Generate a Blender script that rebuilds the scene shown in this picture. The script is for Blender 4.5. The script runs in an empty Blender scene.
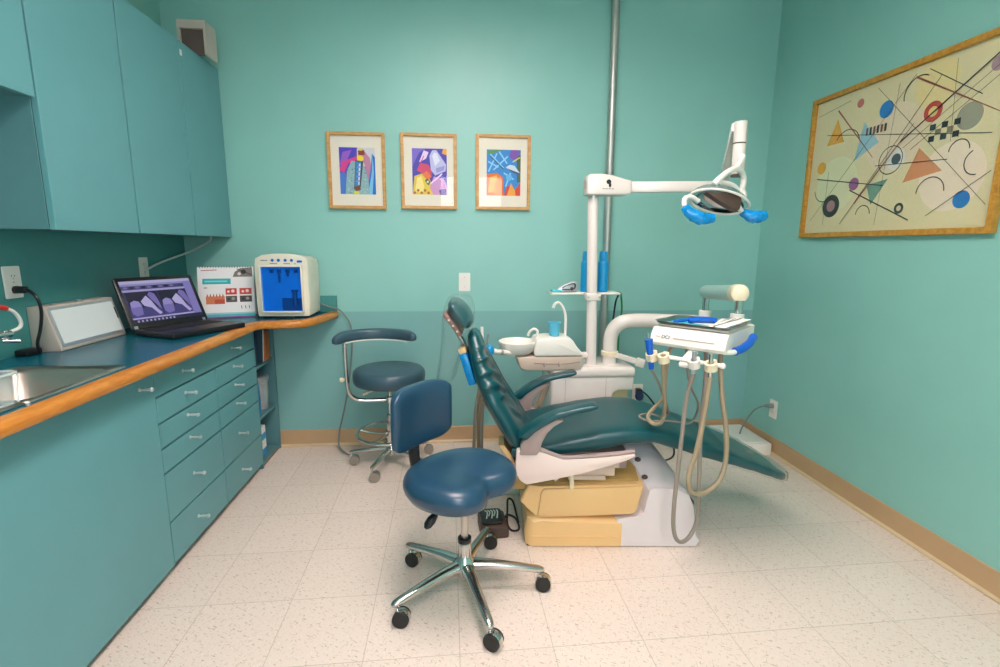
import bpy, bmesh, math, random
from mathutils import Vector, Matrix, Euler
R = math.radians
PI = math.pi
scene = bpy.context.scene
COL = scene.collection

# ------------------------------------------------------------------ materials
def lin(c):
    out = []
    for v in c:
        v = v / 255.0
        out.append(v / 12.92 if v <= 0.04045 else ((v + 0.055) / 1.055) ** 2.4)
    return tuple(out)

def mat(name, rgb, rough=0.5, metal=0.0, coat=0.0, var=0.04, scale=14.0, bump=0.0, bscale=120.0, spec=0.5, stretch=None):
    m = bpy.data.materials.new(name)
    m.use_nodes = True
    nt = m.node_tree
    b = nt.nodes['Principled BSDF']
    b.inputs['Roughness'].default_value = rough
    b.inputs['Metallic'].default_value = metal
    b.inputs['Coat Weight'].default_value = coat
    b.inputs['Specular IOR Level'].default_value = spec
    l = lin(rgb)
    tc = nt.nodes.new('ShaderNodeTexCoord')
    src = tc.outputs['Object']
    if stretch:
        mp = nt.nodes.new('ShaderNodeMapping')
        mp.inputs['Scale'].default_value = stretch
        nt.links.new(src, mp.inputs['Vector'])
        src = mp.outputs['Vector']
    n = nt.nodes.new('ShaderNodeTexNoise')
    n.inputs['Scale'].default_value = scale
    n.inputs['Detail'].default_value = 4
    nt.links.new(src, n.inputs['Vector'])
    r = nt.nodes.new('ShaderNodeValToRGB')
    r.color_ramp.elements[0].position = 0.3
    r.color_ramp.elements[1].position = 0.7
    r.color_ramp.elements[0].color = tuple(x * (1 - var) for x in l) + (1,)
    r.color_ramp.elements[1].color = tuple(min(1, x * (1 + var)) for x in l) + (1,)
    nt.links.new(n.outputs['Fac'], r.inputs['Fac'])
    nt.links.new(r.outputs['Color'], b.inputs['Base Color'])
    if bump > 0:
        n2 = nt.nodes.new('ShaderNodeTexNoise')
        n2.inputs['Scale'].default_value = bscale
        nt.links.new(src, n2.inputs['Vector'])
        bp = nt.nodes.new('ShaderNodeBump')
        bp.inputs['Strength'].default_value = bump
        bp.inputs['Distance'].default_value = 0.004
        nt.links.new(n2.outputs['Fac'], bp.inputs['Height'])
        nt.links.new(bp.outputs['Normal'], b.inputs['Normal'])
    return m

def emit(name, rgb, strength):
    m = bpy.data.materials.new(name)
    m.use_nodes = True
    nt = m.node_tree
    nt.nodes.clear()
    o = nt.nodes.new('ShaderNodeOutputMaterial')
    e = nt.nodes.new('ShaderNodeEmission')
    e.inputs['Color'].default_value = lin(rgb) + (1,)
    e.inputs['Strength'].default_value = strength
    nt.links.new(e.outputs[0], o.inputs[0])
    return m

def clear(name, rgb, alpha=0.15, rough=0.08, ior=1.45, bump=0.0, bscale=30, tint=None):
    """thin see-through plastic or glass: mostly transparent, with a fresnel gloss"""
    m = bpy.data.materials.new(name)
    m.use_nodes = True
    nt = m.node_tree
    nt.nodes.clear()
    o = nt.nodes.new('ShaderNodeOutputMaterial')
    t = nt.nodes.new('ShaderNodeBsdfTransparent')
    t.inputs['Color'].default_value = (lin(tint) if tint else (1, 1, 1)) + (1,)
    d = nt.nodes.new('ShaderNodeBsdfDiffuse')
    d.inputs['Color'].default_value = lin(rgb) + (1,)
    g = nt.nodes.new('ShaderNodeBsdfGlossy')
    g.inputs['Roughness'].default_value = rough
    m1 = nt.nodes.new('ShaderNodeMixShader')
    m1.inputs[0].default_value = alpha
    m2 = nt.nodes.new('ShaderNodeMixShader')
    f = nt.nodes.new('ShaderNodeFresnel')
    f.inputs['IOR'].default_value = ior
    nt.links.new(t.outputs[0], m1.inputs[1])
    nt.links.new(d.outputs[0], m1.inputs[2])
    ge = nt.nodes.new('ShaderNodeNewGeometry')      # no inner reflection from the far face of a thin sheet
    fr = nt.nodes.new('ShaderNodeMath')
    fr.operation = 'SUBTRACT'
    fr.inputs[0].default_value = 1.0
    nt.links.new(ge.outputs['Backfacing'], fr.inputs[1])
    ml = nt.nodes.new('ShaderNodeMath')
    ml.operation = 'MULTIPLY'
    nt.links.new(f.outputs[0], ml.inputs[0])
    nt.links.new(fr.outputs[0], ml.inputs[1])
    nt.links.new(ml.outputs[0], m2.inputs[0])
    nt.links.new(m1.outputs[0], m2.inputs[1])
    nt.links.new(g.outputs[0], m2.inputs[2])
    nt.links.new(m2.outputs[0], o.inputs[0])
    if bump:
        n2 = nt.nodes.new('ShaderNodeTexNoise')
        n2.inputs['Scale'].default_value = bscale
        n2.inputs['Detail'].default_value = 3
        bp = nt.nodes.new('ShaderNodeBump')
        bp.inputs['Strength'].default_value = bump
        bp.inputs['Distance'].default_value = 0.01
        tc = nt.nodes.new('ShaderNodeTexCoord')
        nt.links.new(tc.outputs['Object'], n2.inputs['Vector'])
        nt.links.new(n2.outputs['Fac'], bp.inputs['Height'])
        for x in (d, g, f):
            nt.links.new(bp.outputs['Normal'], x.inputs['Normal'])
    return m

def wood(name, c1, c2, rough=0.4, stretch=(3, 3, 30)):
    m = bpy.data.materials.new(name)
    m.use_nodes = True
    nt = m.node_tree
    b = nt.nodes['Principled BSDF']
    b.inputs['Roughness'].default_value = rough
    tc = nt.nodes.new('ShaderNodeTexCoord')
    mp = nt.nodes.new('ShaderNodeMapping')
    mp.inputs['Scale'].default_value = stretch
    n = nt.nodes.new('ShaderNodeTexNoise')
    n.inputs['Scale'].default_value = 3.0
    n.inputs['Detail'].default_value = 6
    n.inputs['Distortion'].default_value = 0.6
    r = nt.nodes.new('ShaderNodeValToRGB')
    r.color_ramp.elements[0].position = 0.3
    r.color_ramp.elements[1].position = 0.68
    r.color_ramp.elements[0].color = lin(c1) + (1,)
    r.color_ramp.elements[1].color = lin(c2) + (1,)
    nt.links.new(tc.outputs['Object'], mp.inputs['Vector'])
    nt.links.new(mp.outputs['Vector'], n.inputs['Vector'])
    nt.links.new(n.outputs['Fac'], r.inputs['Fac'])
    nt.links.new(r.outputs['Color'], b.inputs['Base Color'])
    return m

def printed(name, rough=0.5, emission=0.0):
    """printed picture: colour of each patch of ink comes with the patch"""
    m = bpy.data.materials.new(name)
    m.use_nodes = True
    nt = m.node_tree
    b = nt.nodes['Principled BSDF']
    b.inputs['Roughness'].default_value = rough
    a = nt.nodes.new('ShaderNodeAttribute')
    a.attribute_name = 'Ink'
    n = nt.nodes.new('ShaderNodeTexNoise')
    n.inputs['Scale'].default_value = 90
    tc = nt.nodes.new('ShaderNodeTexCoord')
    nt.links.new(tc.outputs['Object'], n.inputs['Vector'])
    mx = nt.nodes.new('ShaderNodeMix')
    mx.data_type = 'RGBA'
    mx.blend_type = 'OVERLAY'
    mx.inputs[0].default_value = 0.12
    nt.links.new(a.outputs['Color'], mx.inputs[6])
    nt.links.new(n.outputs['Color'], mx.inputs[7])
    nt.links.new(mx.outputs[2], b.inputs['Base Color'])
    if emission:
        nt.links.remove(b.inputs['Base Color'].links[0])
        b.inputs['Base Color'].default_value = (.01, .01, .012, 1)
        nt.links.new(mx.outputs[2], b.inputs['Emission Color'])
        b.inputs['Emission Strength'].default_value = emission
    return m

def wall_material(name, upper, lower=None, split=0.88):
    m = mat(name, upper, rough=0.42, var=0.025, scale=3.0, bump=0.12, bscale=160)
    if lower:
        nt = m.node_tree
        b = nt.nodes['Principled BSDF']
        g = nt.nodes.new('ShaderNodeNewGeometry')
        s = nt.nodes.new('ShaderNodeSeparateXYZ')
        nt.links.new(g.outputs['Position'], s.inputs[0])
        c = nt.nodes.new('ShaderNodeMath')
        c.operation = 'LESS_THAN'
        c.inputs[1].default_value = split
        nt.links.new(s.outputs['Z'], c.inputs[0])
        old = b.inputs['Base Color'].links[0].from_socket
        mx = nt.nodes.new('ShaderNodeMix')
        mx.data_type = 'RGBA'
        nt.links.new(c.outputs[0], mx.inputs[0])
        nt.links.new(old, mx.inputs[6])
        mx.inputs[7].default_value = lin(lower) + (1,)
        nt.links.new(mx.outputs[2], b.inputs['Base Color'])
    return m

def floor_material():
    m = bpy.data.materials.new('vinyl_tile')
    m.use_nodes = True
    nt = m.node_tree
    N, L = nt.nodes, nt.links
    b = N['Principled BSDF']
    b.inputs['Roughness'].default_value = 0.42
    g = N.new('ShaderNodeNewGeometry')
    mp = N.new('ShaderNodeMapping')
    mp.vector_type = 'POINT'
    mp.inputs['Rotation'].default_value = (0, 0, -0.00968)
    mp.inputs['Location'].default_value = (0.88985, -2.00016 + 0.3048 * 20, 0)
    L.new(g.outputs['Position'], mp.inputs['Vector'])
    sp = N.new('ShaderNodeSeparateXYZ')
    L.new(mp.outputs['Vector'], sp.inputs[0])
    edges, cells = [], []
    for ax in ('X', 'Y'):
        d = N.new('ShaderNodeMath'); d.operation = 'DIVIDE'; d.inputs[1].default_value = 0.3048
        L.new(sp.outputs[ax], d.inputs[0])
        fl = N.new('ShaderNodeMath'); fl.operation = 'FLOOR'
        L.new(d.outputs[0], fl.inputs[0]); cells.append(fl)
        p = N.new('ShaderNodeMath'); p.operation = 'PINGPONG'; p.inputs[1].default_value = 0.5
        L.new(d.outputs[0], p.inputs[0])
        e = N.new('ShaderNodeMath'); e.operation = 'LESS_THAN'; e.inputs[1].default_value = 0.0042
        L.new(p.outputs[0], e.inputs[0]); edges.append(e)
    mxe = N.new('ShaderNodeMath'); mxe.operation = 'MAXIMUM'
    L.new(edges[0].outputs[0], mxe.inputs[0]); L.new(edges[1].outputs[0], mxe.inputs[1])
    cv = N.new('ShaderNodeCombineXYZ')
    L.new(cells[0].outputs[0], cv.inputs[0]); L.new(cells[1].outputs[0], cv.inputs[1])
    wn = N.new('ShaderNodeTexWhiteNoise'); wn.noise_dimensions = '3D'
    L.new(cv.outputs[0], wn.inputs['Vector'])
    base = N.new('ShaderNodeValToRGB')
    base.color_ramp.elements[0].color = lin((225, 208, 197)) + (1,)
    base.color_ramp.elements[1].color = lin((230, 213, 202)) + (1,)
    L.new(wn.outputs['Value'], base.inputs['Fac'])
    cur = base.outputs['Color']
    # streaky flecks in two directions, shifted tile by tile
    off = N.new('ShaderNodeVectorMath'); off.operation = 'MULTIPLY_ADD'
    off.inputs[1].default_value = (3.7, 5.3, 1.0)
    L.new(cv.outputs[0], off.inputs[0]); L.new(mp.outputs['Vector'], off.inputs[2])
    for rot, sc, th, colr, amt in ((0.5, (30, 105, 1), 0.635, (160, 138, 118), .7), (2.0, (34, 115, 1), 0.645, (170, 152, 134), .65), (1.2, (44, 120, 1), 0.64, (244, 236, 226), .5)):
        m2 = N.new('ShaderNodeMapping')
        m2.inputs['Rotation'].default_value = (0, 0, rot)
        L.new(off.outputs[0], m2.inputs['Vector'])
        m3 = N.new('ShaderNodeMapping')
        m3.inputs['Scale'].default_value = sc
        L.new(m2.outputs['Vector'], m3.inputs['Vector'])
        n = N.new('ShaderNodeTexNoise'); n.inputs['Scale'].default_value = 1.6; n.inputs['Detail'].default_value = 2
        L.new(m3.outputs['Vector'], n.inputs['Vector'])
        rp = N.new('ShaderNodeMapRange')
        rp.inputs['From Min'].default_value = th - 0.02; rp.inputs['From Max'].default_value = th + 0.05
        rp.inputs['To Max'].default_value = amt
        L.new(n.outputs['Fac'], rp.inputs['Value'])
        mx = N.new('ShaderNodeMix'); mx.data_type = 'RGBA'
        L.new(rp.outputs[0], mx.inputs[0]); L.new(cur, mx.inputs[6]); mx.inputs[7].default_value = lin(colr) + (1,)
        cur = mx.outputs[2]
    mx = N.new('ShaderNodeMix'); mx.data_type = 'RGBA'
    sc = N.new('ShaderNodeMath'); sc.operation = 'MULTIPLY'; sc.inputs[1].default_value = 0.4
    L.new(mxe.outputs[0], sc.inputs[0])
    L.new(sc.outputs[0], mx.inputs[0]); L.new(cur, mx.inputs[6]); mx.inputs[7].default_value = lin((120, 100, 84)) + (1,)
    L.new(mx.outputs[2], b.inputs['Base Color'])
    return m

M = {}
M['wall'] = wall_material('mint_wall_paint', (138, 195, 186))
M['wall_dado'] = wall_material('two_tone_wall_paint', (141, 198, 190), (126, 178, 176))
M['ceiling'] = mat('ceiling_tile_white', (226, 228, 222), 0.8, var=0.03, bump=0.2)
M['floor'] = floor_material()
M['splash'] = mat('dark_teal_laminate', (66, 140, 138), 0.4, var=0.03)
M['base'] = mat('tan_vinyl_base', (190, 156, 118), 0.5, var=0.05, scale=6)
M['base_lip'] = mat('cream_base_lip', (214, 190, 152), 0.5)
M['cab'] = mat('teal_laminate', (98, 157, 163), 0.42, var=0.03, scale=4)
M['cab_in'] = mat('teal_carcass', (88, 134, 140), 0.5, var=0.03)
M['gap_shade'] = mat('cabinet_gap_shade', (34, 58, 60), 0.7)  # dark colour standing in for the shade between doors and drawers
M['plinth'] = mat('plinth_brown', (150, 116, 84), 0.6)
M['counter'] = mat('petrol_laminate', (8, 92, 112), 0.26, var=0.06, scale=9)
M['edge'] = wood('varnished_oak_edge', (188, 114, 42), (210, 138, 58), 0.22, (20, 4, 20))
M['frame'] = wood('light_wood_frame', (186, 134, 72), (214, 166, 102), 0.45, (6, 6, 20))
M['gold'] = wood('gilt_wood_frame', (168, 116, 34), (200, 148, 58), 0.4, (5, 20, 20))
M['mat'] = mat('white_mount_card', (232, 226, 212), 0.8, var=0.01)
M['print'] = printed('printed_ink', 0.6)
M['screen'] = printed('lit_screen', 0.3, 0.6)
M['glass'] = clear('picture_glass', (255, 255, 255), alpha=0.0, rough=0.0, ior=1.45)
M['steel'] = mat('brushed_steel', (190, 186, 180), 0.28, 1.0, var=0.05, stretch=(1, 20, 1))
M['chrome'] = mat('chrome', (214, 212, 210), 0.12, 1.0, var=0.02)
M['alu'] = mat('polished_aluminium', (206, 202, 198), 0.2, 1.0, var=0.04)
M['basin'] = mat('satin_sink_steel', (186, 172, 164), 0.36, 1.0, var=0.05, stretch=(1, 20, 1))
M['pull'] = mat('satin_nickel', (206, 214, 214), 0.3, 0.55)
M['galv'] = mat('galvanised_conduit', (184, 188, 184), 0.42, 0.8, var=0.08)
M['white'] = mat('white_plastic', (238, 232, 224), 0.36, var=0.015)
M['enamel'] = mat('white_enamel', (230, 220, 214), 0.25, coat=0.4, var=0.015)
M['beige'] = mat('warm_beige_plastic', (206, 184, 168), 0.4, var=0.02)
M['cream'] = mat('cream_plastic', (236, 222, 192), 0.4)
M['shell'] = mat('lilac_white_shell', (226, 216, 218), 0.36, var=0.015)
M['panel'] = mat('pinkish_white_panel', (236, 214, 206), 0.4, var=0.015)
M['mauve'] = mat('mauve_grey_plastic', (168, 146, 142), 0.45, var=0.02)
M['yellow'] = mat('yellowed_plastic', (236, 194, 136), 0.42, var=0.03, scale=5)
M['tan'] = mat('tan_plastic', (184, 148, 88), 0.5)
M['vinyl_blue'] = mat('navy_blue_vinyl', (34, 70, 96), 0.3, coat=0.15, var=0.06, scale=8, bump=0.12, bscale=260)
M['vinyl_grey'] = mat('slate_blue_vinyl', (58, 86, 100), 0.36, var=0.05, scale=8, bump=0.12, bscale=260)
M['vinyl_green'] = mat('teal_green_vinyl', (0, 70, 77), 0.3, coat=0.1, var=0.07, scale=7, bump=0.14, bscale=240)
M['rubber'] = mat('black_rubber', (34, 32, 32), 0.6)
M['black'] = mat('black_plastic', (24, 24, 28), 0.35)
M['brown'] = mat('dark_brown_plastic', (78, 60, 52), 0.5)
M['hose'] = mat('grey_hose', (144, 134, 124), 0.45)
M['hose_tan'] = mat('tan_hose', (160, 142, 116), 0.45)
M['cord_grey'] = mat('grey_cord', (126, 134, 130), 0.5)
M['cord_white'] = mat('white_cord', (222, 224, 220), 0.4)
M['green'] = mat('green_tube', (20, 130, 70), 0.4)
M['cup'] = mat('light_blue_cup', (92, 186, 216), 0.45)
M['bottle'] = mat('bright_blue_plastic', (16, 146, 204), 0.35)
M['bib'] = mat('royal_blue_plastic', (8, 92, 196), 0.35, var=0.12, scale=30)
M['film'] = mat('cyan_barrier_film', (0, 132, 200), 0.25, var=0.2, scale=40, bump=0.5, bscale=40)
M['aqua'] = mat('aqua_paper', (70, 186, 196), 0.7)
M['paper'] = mat('white_paper', (240, 238, 232), 0.7)
M['pinkbrown'] = mat('dusty_brown_plastic', (140, 96, 88), 0.4)
M['bag'] = clear('plastic_bag', (226, 240, 236), alpha=0.03, rough=0.1, ior=1.28, bump=1.0, bscale=44)
M['cover'] = clear('toe_cover_plastic', (140, 178, 170), alpha=0.05, rough=0.1, ior=1.3, bump=0.25, bscale=16)
M['clearbox'] = clear('clear_tub_plastic', (216, 226, 226), alpha=0.26, rough=0.06, ior=1.45)
M['tubrim'] = clear('frosted_rim', (206, 220, 220), alpha=0.6, rough=0.1, ior=1.45)
M['amber'] = clear('lamp_shield', (150, 176, 176), alpha=0.22, rough=0.04, ior=1.5, tint=(220, 232, 230))
M['bluewindow'] = clear('blue_tinted_door', (10, 130, 236), alpha=0.06, rough=0.05, ior=1.25, tint=(226, 242, 255))
M['sil'] = mat('silver_plastic', (178, 184, 188), 0.3, 0.6)
M['opal'] = mat('opal_acrylic', (222, 228, 228), 0.4, var=0.01)
M['pale'] = mat('pale_green_plastic', (188, 208, 196), 0.5)
M['orange'] = mat('orange_card', (196, 106, 52), 0.6)
M['navy'] = mat('navy_card', (28, 52, 92), 0.5)
M['red'] = mat('red_plastic', (206, 44, 30), 0.4)
M['beigebox'] = mat('beige_casing', (188, 178, 168), 0.5)
M['darkgrille'] = mat('dark_grille', (92, 78, 74), 0.8)
M['teal_cyl'] = mat('grey_green_plastic', (172, 206, 200), 0.35)

# ------------------------------------------------------------------ mesh builder
def catmull(pts, per=8):
    P = [Vector(p) for p in pts]
    if len(P) < 3:
        return P
    P = [P[0] * 2 - P[1]] + P + [P[-1] * 2 - P[-2]]
    out = []
    for i in range(1, len(P) - 2):
        for k in range(per):
            t = k / per
            a, b, c, d = P[i - 1], P[i], P[i + 1], P[i + 2]
            out.append(0.5 * (2 * b + (c - a) * t + (2 * a - 5 * b + 4 * c - d) * t * t + (3 * b - a - 3 * c + d) * t ** 3))
    out.append(P[-2])
    return out

class MB:
    def __init__(self):
        self.bm = bmesh.new()

    def _take(self, b, mtx=None):
        if mtx is not None:
            b.transform(mtx)
        me = bpy.data.meshes.new('tmp')
        b.to_mesh(me)
        b.free()
        self.bm.from_mesh(me)
        bpy.data.meshes.remove(me)
        return self

    def box(self, x0, x1, y0, y1, z0, z1, bev=0.0, seg=2, m=None):
        b = bmesh.new()
        bmesh.ops.create_cube(b, size=1)
        b.transform(Matrix.Translation(((x0 + x1) / 2, (y0 + y1) / 2, (z0 + z1) / 2)) @ Matrix.Diagonal((abs(x1 - x0), abs(y1 - y0), abs(z1 - z0), 1)))
        if bev:
            bmesh.ops.bevel(b, geom=b.edges[:], offset=bev, segments=seg, affect='EDGES', profile=0.5)
        return self._take(b, m)

    def prism(self, pts, axis, a0, a1, bev=0.0, seg=2, m=None):
        """polygon of 2-D points, pushed along axis ('x': pts are y,z; 'y': x,z; 'z': x,y)"""
        b = bmesh.new()
        f = {'x': lambda p, a: (a, p[0], p[1]), 'y': lambda p, a: (p[0], a, p[1]), 'z': lambda p, a: (p[0], p[1], a)}[axis]
        v0 = [b.verts.new(f(p, a0)) for p in pts]
        v1 = [b.verts.new(f(p, a1)) for p in pts]
        n = len(pts)
        b.faces.new(v0)
        b.faces.new(v1[::-1])
        for i in range(n):
            b.faces.new((v0[i], v1[i], v1[(i + 1) % n], v0[(i + 1) % n]))
        bmesh.ops.recalc_face_normals(b, faces=b.faces[:])
        if bev:
            bmesh.ops.bevel(b, geom=b.edges[:], offset=bev, segments=seg, affect='EDGES', profile=0.5)
        return self._take(b, m)

    def loft(self, rings, cap0=True, cap1=True, m=None, wrap=True):
        b = bmesh.new()
        V = [[b.verts.new(p) for p in r] for r in rings]
        n = len(rings[0])
        for a, c in zip(V, V[1:]):
            for i in range(n if wrap else n - 1):
                j = (i + 1) % n
                b.faces.new((a[i], a[j], c[j], c[i]))
        if cap0:
            b.faces.new(V[0][::-1])
        if cap1:
            b.faces.new(V[-1])
        bmesh.ops.recalc_face_normals(b, faces=b.faces[:])
        return self._take(b, m)

    def tube(self, pts, r, n=10, per=8, smooth=True, m=None, sy=1.0):
        P = catmull(pts, per) if smooth else [Vector(p) for p in pts]
        if len(P) < 2:
            return self
        rings = []
        t = (P[1] - P[0]).normalized()
        up = Vector((0, 0, 1)) if abs(t.z) < 0.9 else Vector((0, 1, 0))
        nx = up.cross(t).normalized()
        for i, p in enumerate(P):
            tt = (P[min(i + 1, len(P) - 1)] - P[max(i - 1, 0)])
            if tt.length > 1e-9:
                t = tt.normalized()
            nx = (nx - t * nx.dot(t))
            nx = nx.normalized() if nx.length > 1e-6 else up.cross(t).normalized()
            ny = t.cross(nx)
            rr = r if not isinstance(r, (list, tuple)) else r[0] + (r[-1] - r[0]) * i / (len(P) - 1)
            rings.append([p + nx * (rr * math.cos(2 * PI * k / n)) + ny * (rr * sy * math.sin(2 * PI * k / n)) for k in range(n)])
        return self.loft(rings, m=m)

    def sweep(self, pts, section):
        """horizontal path; section = list of (offset to the right, z)"""
        P = [Vector(p) for p in pts]
        rings = []
        for i, p in enumerate(P):
            a = (P[i] - P[i - 1]).normalized() if i else (P[1] - P[0]).normalized()
            c = (P[i + 1] - P[i]).normalized() if i < len(P) - 1 else a
            na, nc = Vector((a.y, -a.x, 0)), Vector((c.y, -c.x, 0))
            nn = (na + nc).normalized()
            k = 1 / max(0.5, nn.dot(na))
            rings.append([p + nn * (s * k) + Vector((0, 0, z)) for s, z in section])
        return self.loft(rings)

    def cyl(self, p0, p1, r0, r1=None, n=20, m=None):
        r1 = r0 if r1 is None else r1
        return self.tube([p0, p1], [r0, r1], n=n, smooth=False, m=m)

    def lathe(self, prof, c=(0, 0, 0), n=28, m=None):
        rings = [[(c[0] + r * math.cos(2 * PI * k / n), c[1] + r * math.sin(2 * PI * k / n), c[2] + z) for k in range(n)] for r, z in prof]
        return self.loft(rings, m=m)

    def ball(self, c, rx, ry=None, rz=None, m=None, n=16):
        ry = rx if ry is None else ry
        rz = rx if rz is None else rz
        b = bmesh.new()
        bmesh.ops.create_uvsphere(b, u_segments=n, v_segments=max(8, n // 2), radius=1)
        b.transform(Matrix.Translation(c) @ Matrix.Diagonal((rx, ry, rz, 1)))
        return self._take(b, m)

    def torus(self, c, R0, r, n=36, k=10, m=None):
        rings = [[(c[0] + (R0 + r * math.cos(2 * PI * j / k)) * math.cos(2 * PI * i / n), c[1] + (R0 + r * math.cos(2 * PI * j / k)) * math.sin(2 * PI * i / n), c[2] + r * math.sin(2 * PI * j / k)) for j in range(k)] for i in range(n + 1)]
        return self.loft(rings, cap0=False, cap1=False, m=m)

    def build(self, name, material, parent=None, local=True, smooth=38, kind=None, label=None, subsurf=0):
        """local=False: the shape was made in room coordinates and is moved into its parent's frame"""
        bm = self.bm
        bmesh.ops.remove_doubles(bm, verts=bm.verts[:], dist=1e-6)
        if parent is not None and not local:
            bm.transform(world(parent).inverted())
        me = bpy.data.meshes.new(name)
        bm.to_mesh(me)
        bm.free()
        me.materials.append(material)
        if smooth:
            for p in me.polygons:
                p.use_smooth = True
            me.set_sharp_from_angle(angle=R(smooth))
        o = bpy.data.objects.new(name, me)
        COL.objects.link(o)
        if parent is not None:
            o.parent = parent
        if kind:
            o['kind'] = kind
        if label:
            o['label'] = label
        if subsurf:
            s = o.modifiers.new('subsurf', 'SUBSURF')
            s.levels = s.render_levels = subsurf
        return o

def world(o):
    m = Matrix.LocRotScale(o.location, o.rotation_euler, o.scale)
    return world(o.parent) @ m if o.parent else m

def thing(name, label, cat, loc=(0, 0, 0), rz=0.0, group=None):
    o = bpy.data.objects.new(name, None)
    o.empty_display_size = 0.1
    COL.objects.link(o)
    o.location = loc
    o.rotation_euler = (0, 0, rz)
    o['label'] = label
    o['category'] = cat
    if group:
        o['group'] = group
    return o

def tag(o, label, cat, group=None):
    o['label'] = label
    o['category'] = cat
    if group:
        o['group'] = group
    return o

def rrect(cx, cy, hw, hh, r, n=5):
    out = []
    for k, (sx, sy) in enumerate(((1, 1), (-1, 1), (-1, -1), (1, -1))):
        for i in range(n + 1):
            a = PI / 2 * (k + i / n)
            out.append((cx + sx * (hw - r) + r * math.cos(a), cy + sy * (hh - r) + r * math.sin(a)))
    return out

def sring(hy, hz, n=28, p=4.0):
    """super-ellipse ring in (y, z)"""
    out = []
    for k in range(n):
        t = 2 * PI * k / n
        c, s = math.cos(t), math.sin(t)
        out.append((hy * math.copysign(abs(c) ** (2 / p), c), hz * math.copysign(abs(s) ** (2 / p), s)))
    return out

def interp(tab, x):
    if x <= tab[0][0]:
        return tab[0][1:]
    for a, b in zip(tab, tab[1:]):
        if x <= b[0]:
            t = (x - a[0]) / (b[0] - a[0])
            t = t * t * (3 - 2 * t) * 0.35 + t * 0.65
            return tuple(u + (v - u) * t for u, v in zip(a[1:], b[1:]))
    return tab[-1][1:]

class Picture:
    """flat print made of ink patches; u to the right, v upward, in metres on the sheet"""
    def __init__(self, w, h):
        self.w, self.h, self.F, self.k = w, h, [], 0
        self.edge = 0

    def poly(self, c, pts):
        w, h = self.w, self.h
        pts = [(min(1, max(0, u)) * w, min(1, max(0, v)) * h) for u, v in pts]
        q = []
        for p in pts:
            if not q or (abs(p[0] - q[-1][0]) + abs(p[1] - q[-1][1])) > 1e-6:
                q.append(p)
        if len(q) > 2:
            self.F.append((c, q, self.k))
            self.k += 1
        return self

    def rect(self, c, u0, v0, u1, v1):
        return self.poly(c, [(u0, v0), (u1, v0), (u1, v1), (u0, v1)])

    def line(self, c, u0, v0, u1, v1, t, t2=None):
        a = self.w / self.h
        du, dv = (u1 - u0) * a, v1 - v0
        l = math.hypot(du, dv) or 1
        nx, ny = -dv / l / a, du / l
        t2 = t if t2 is None else t2
        return self.poly(c, [(u0 + nx * t / 2, v0 + ny * t / 2), (u0 - nx * t / 2, v0 - ny * t / 2), (u1 - nx * t2 / 2, v1 - ny * t2 / 2), (u1 + nx * t2 / 2, v1 + ny * t2 / 2)])

    def disc(self, c, u, v, r, ry=None, n=24):
        a = self.w / self.h
        ry = r if ry is None else ry
        return self.poly(c, [(u + r / a * math.cos(2 * PI * k / n), v + ry * math.sin(2 * PI * k / n)) for k in range(n)])

    def arc(self, c, u, v, r, t, a0, a1, n=14):
        a = self.w / self.h
        for k in range(n):
            x, y = a0 + (a1 - a0) * k / n, a0 + (a1 - a0) * (k + 1) / n
            self.poly(c, [(u + (r + s) / a * math.cos(z), v + (r + s) * math.sin(z)) for s, z in ((t / 2, x), (-t / 2, x), (-t / 2, y), (t / 2, y))])
        return self

    def build(self, name, material, parent, mtx, lift=0.00002):
        b = bmesh.new()
        lay = b.loops.layers.float_color.new('Ink')
        for c, q, k in self.F:
            vs = [b.verts.new((x, y, k * lift)) for x, y in q]
            f = b.faces.new(vs)
            f.normal_update()
            if f.normal.z < 0:
                f.normal_flip()
            for l in f.loops:
                l[lay] = lin(c) + (1,)
        b.transform(mtx)
        if parent is not None:
            b.transform(world(parent).inverted())
        me = bpy.data.meshes.new(name)
        b.to_mesh(me)
        b.free()
        me.materials.append(material)
        o = bpy.data.objects.new(name, me)
        COL.objects.link(o)
        o.parent = parent
        return o

def frame_from(o, u, v):
    """matrix taking (u, v, lift) to the room: origin, unit right, unit up"""
    u, v = Vector(u).normalized(), Vector(v).normalized()
    n = u.cross(v)
    return Matrix(((u.x, v.x, n.x, o[0]), (u.y, v.y, n.y, o[1]), (u.z, v.z, n.z, o[2]), (0, 0, 0, 1)))

def lettering(text, size, mtx, name, material, parent, depth=0.0006):
    cu = bpy.data.curves.new('t', 'FONT')
    cu.body = text
    cu.size = size
    cu.extrude = depth
    o = bpy.data.objects.new('t', cu)
    COL.objects.link(o)
    dg = bpy.context.evaluated_depsgraph_get()
    me = bpy.data.meshes.new_from_object(o.evaluated_get(dg))
    bpy.data.objects.remove(o)
    me.transform(mtx)
    if parent is not None:
        me.transform(world(parent).inverted())
    me.materials.clear()
    me.materials.append(material)
    q = bpy.data.objects.new(name, me)
    COL.objects.link(q)
    q.parent = parent
    return q

# ------------------------------------------------------------------ the room
XL, XR, YB, YF, ZC = -1.60, 2.02, 3.157, -1.60, 2.86
MB().box(XL - .1, XR + .1, YF - .1, YB + .1, -0.05, 0.0).build('floor', M['floor'], kind='structure', smooth=0)
MB().box(XL - .1, XR + .1, YF - .1, YB + .1, ZC, ZC + .06).build('ceiling', M['ceiling'], kind='structure', smooth=0)
MB().box(XL - .1, XR + .1, YB, YB + .1, 0, ZC).build('wall_back', M['wall_dado'], kind='structure', smooth=0)
MB().box(XL - .1, XL, YF, YB, 0, ZC).build('wall_left', M['wall'], kind='structure', smooth=0)
MB().box(XR, XR + .1, YF, YB, 0, ZC).build('wall_right', M['wall'], kind='structure', smooth=0)
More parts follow.
